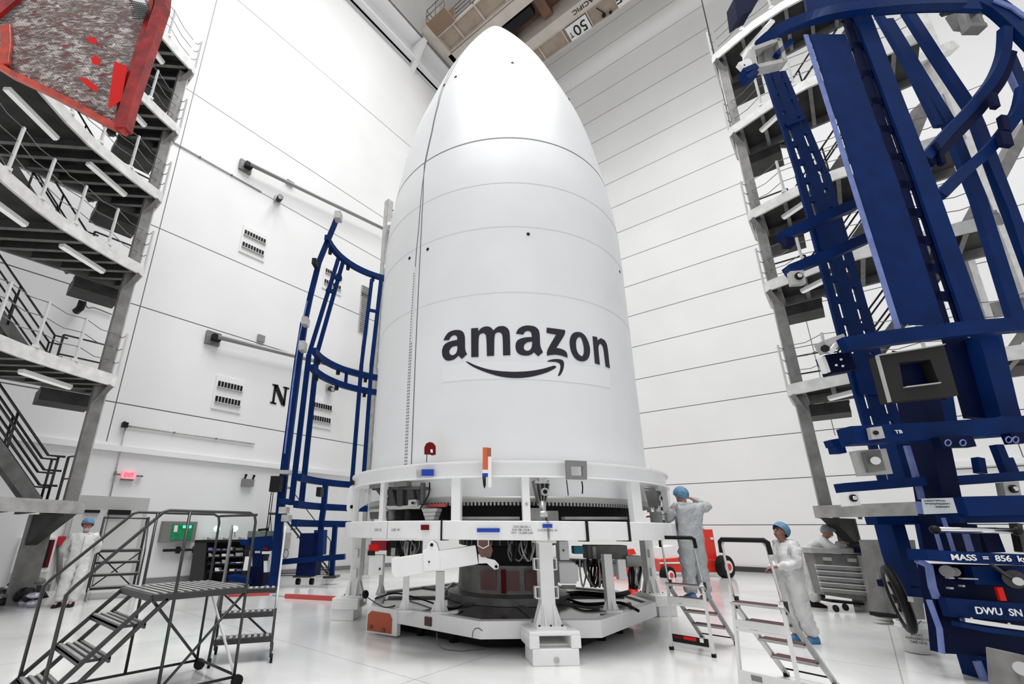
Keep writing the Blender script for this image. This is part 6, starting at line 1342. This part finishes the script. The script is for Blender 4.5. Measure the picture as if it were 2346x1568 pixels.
quadbox([(1376, 1300), (1394, 1300), (1395, 1303), (1376, 1303)], dT, .3).build('step_bar', REDT, t)
for x, y, r in ((1661, 1299, .40), (1530, 1318, .30)):
    c = PD(x, y, dT - .2); ax = nv(RT * .46 - FW * .894); o = MB().cyl(c - ax * .14, c + ax * .14, r, n=24).build('tyre', BLACK, t, bevel=.03); MB().cyl(c + ax * .13 - FW * 0, c + ax * .16, r * .55).build('hub', WHITE, o); MB().cyl(c + ax * .15, c + ax * .18, r * .3).build('hub_cap', REDT, o)
# orange cone seen through the stand
t = thing('traffic_cone', 'orange and white cone seen between the right columns', 'cone', PD(1449, 1335, 12.5) * [1, 1, 0]); c = PD(1449, 1335, 12.5); c[2] = 0
s = MB().lathe([(.02, .75), (.05, .6), (.15, .05), (.2, .05), (.2, 0)], c, 20); s.build('cone', RED, t); MB().lathe([(.078, .52), (.112, .35)], c, 20).build('reflective_band', WHITE, t)
# ------------------------------------------------------------------ left-hand equipment
dK = 15.4; t = thing('equipment_rack', 'open black equipment rack packed with wired gear behind the platform ladder', 'rack', PD(500, 1335, dK) * [1, 1, 0])
quadbox([(446, 1242), (474, 1242), (465, 1335), (432, 1335)], dK, .8).build('side_panel', mat('rack_charcoal', (.028, .028, .030), .5), t)
quadbox([(474, 1242), (562, 1240), (552, 1330), (465, 1335)], dK + .35, .4).build('back_panel', BLACK, t); quadbox([(446, 1238), (562, 1237), (562, 1243), (446, 1244)], dK - .02, .85).build('top', BLACKM, t)
rr = random.Random(11)
for y in (1262, 1276, 1292, 1310):
    o = quadbox([(474, y), (560, y - 1), (560, y + 2), (473, y + 3)], dK, .4).build('shelf', BLACKM, t)
    for k in range(5):
        x = 477 + k * 16 + rr.uniform(-3, 3); h = rr.uniform(3, 9); m = rr.choice([ALU, WHITE, BLACKM, BLUEL, GREYM]); quadbox([(x, y - h), (x + rr.uniform(5, 13), y - h), (x + 10, y), (x, y)], dK + .02, .2).build('instrument', m, o)
for x, m_, lab in ((497, 'a', 'small lamp glowing pale green at the left of the workbench'), (538, 'b', 'small lamp glowing pale green at the right of the workbench')):
    c = PD(x, 1212, dK + .6); q = thing('indicator_lamp', lab, 'lamp', PD(x, 1236, dK + .6), 0, 'pale green lamps on the workbench'); MB().cyl(PD(x, 1236, dK + .6), c, .03, n=8).build('stem', GREYL, q); MB().ball(c, .10).build('bulb', mat('mint_glow', (.6, .95, .85), .3, emit=(.45, 1., .8, 1.6)), q)
t2 = thing('wall_duct', 'long grey green duct box on the wall above the equipment rack', 'duct', PD(520, 1226, 17.6)); quadbox([(452, 1218), (640, 1217), (640, 1234), (452, 1234)], 17.3, .15).build('cover', mat('grey_green_panel', (.22, .27, .23), .5), t2); quadbox([(496, 1218), (497.5, 1218), (497.5, 1234), (496, 1234)], 17.25, .06).build('joint', GREYM, t2)
t = thing('parts_bin', 'pale boxes and crumpled wraps on top of the equipment rack', 'bin', PD(505, 1236, dK + .4))
for k in range(8): x = 462 + k * 12; quadbox([(x, 1231 + rr.uniform(-2, 3)), (x + 9, 1231 + rr.uniform(-2, 3)), (x + 10, 1238), (x, 1238)], dK + .4, .2).build('wrapped_part', [WHITE, GREYL, MATS['crumpled_film']][k % 3], t)
dM = 14.6; t = thing('blue_machine', 'compact blue machine on a base between the rack and the small blue frame', 'machine', PD(590, 1345, dM) * [1, 1, 0])
quadbox([(566, 1232), (622, 1228), (628, 1262), (572, 1264)], dM, .6).build('head', BLUE, t, bevel=.02); quadbox([(548, 1240), (575, 1236), (576, 1250), (552, 1250)], dM, .3).build('arm', BLUE, t); quadbox([(578, 1262), (606, 1262), (600, 1300), (578, 1300)], dM, .4).build('column', MATS['dark_navy_paint'], t)
quadbox([(560, 1300), (604, 1300), (600, 1346), (572, 1348)], dM, .5).build('motor', DKB, t, bevel=.02); quadbox([(522, 1318), (572, 1326), (572, 1340), (522, 1330)], dM - .2, .5).build('base_tray', BLUE, t); quadbox([(600, 1264), (622, 1264), (620, 1270), (600, 1270)], dM - .05, .1).build('white_label', WHITE, t); quadbox([(602, 1255), (614, 1255), (614, 1261), (602, 1261)], dM - .05, .1).build('red_label', REDD, t)
quadbox([(562, 1276), (572, 1276), (568, 1308), (556, 1308)], dM - .1, .08).build('cream_board', WHITE, t); quadbox([(584, 1263), (596, 1263), (596, 1268), (584, 1268)], dM - .05, .1).build('steel_plate', ALU, t); quadbox([(604, 1286), (612, 1286), (612, 1312), (604, 1312)], dM, .2).build('white_post', WHITE, t)
MB().cyl(PD(592, 1215, dM + .2), PD(612, 1213, dM + .2), .035).ball(PD(612, 1213, dM + .2), .06).build('lever', BLACKM, t)
t = thing('wall_hose_reel', 'grey hose and gauge hanging on the wall behind the small blue frame', 'hose reel', PX(655, 1240, XL + .1)); p = PX(655, 1240, XL + .12); MB().box(p, (.15, .3, .6)).build('box', GREYL, t)
MB().tube([p + [.1, .1 * math.cos(a), -.45 + .16 * math.sin(a)] for a in np.arange(14) * 2 * PI / 14], .02, 6, closed=True).build('hose_loop', GREYM, t)
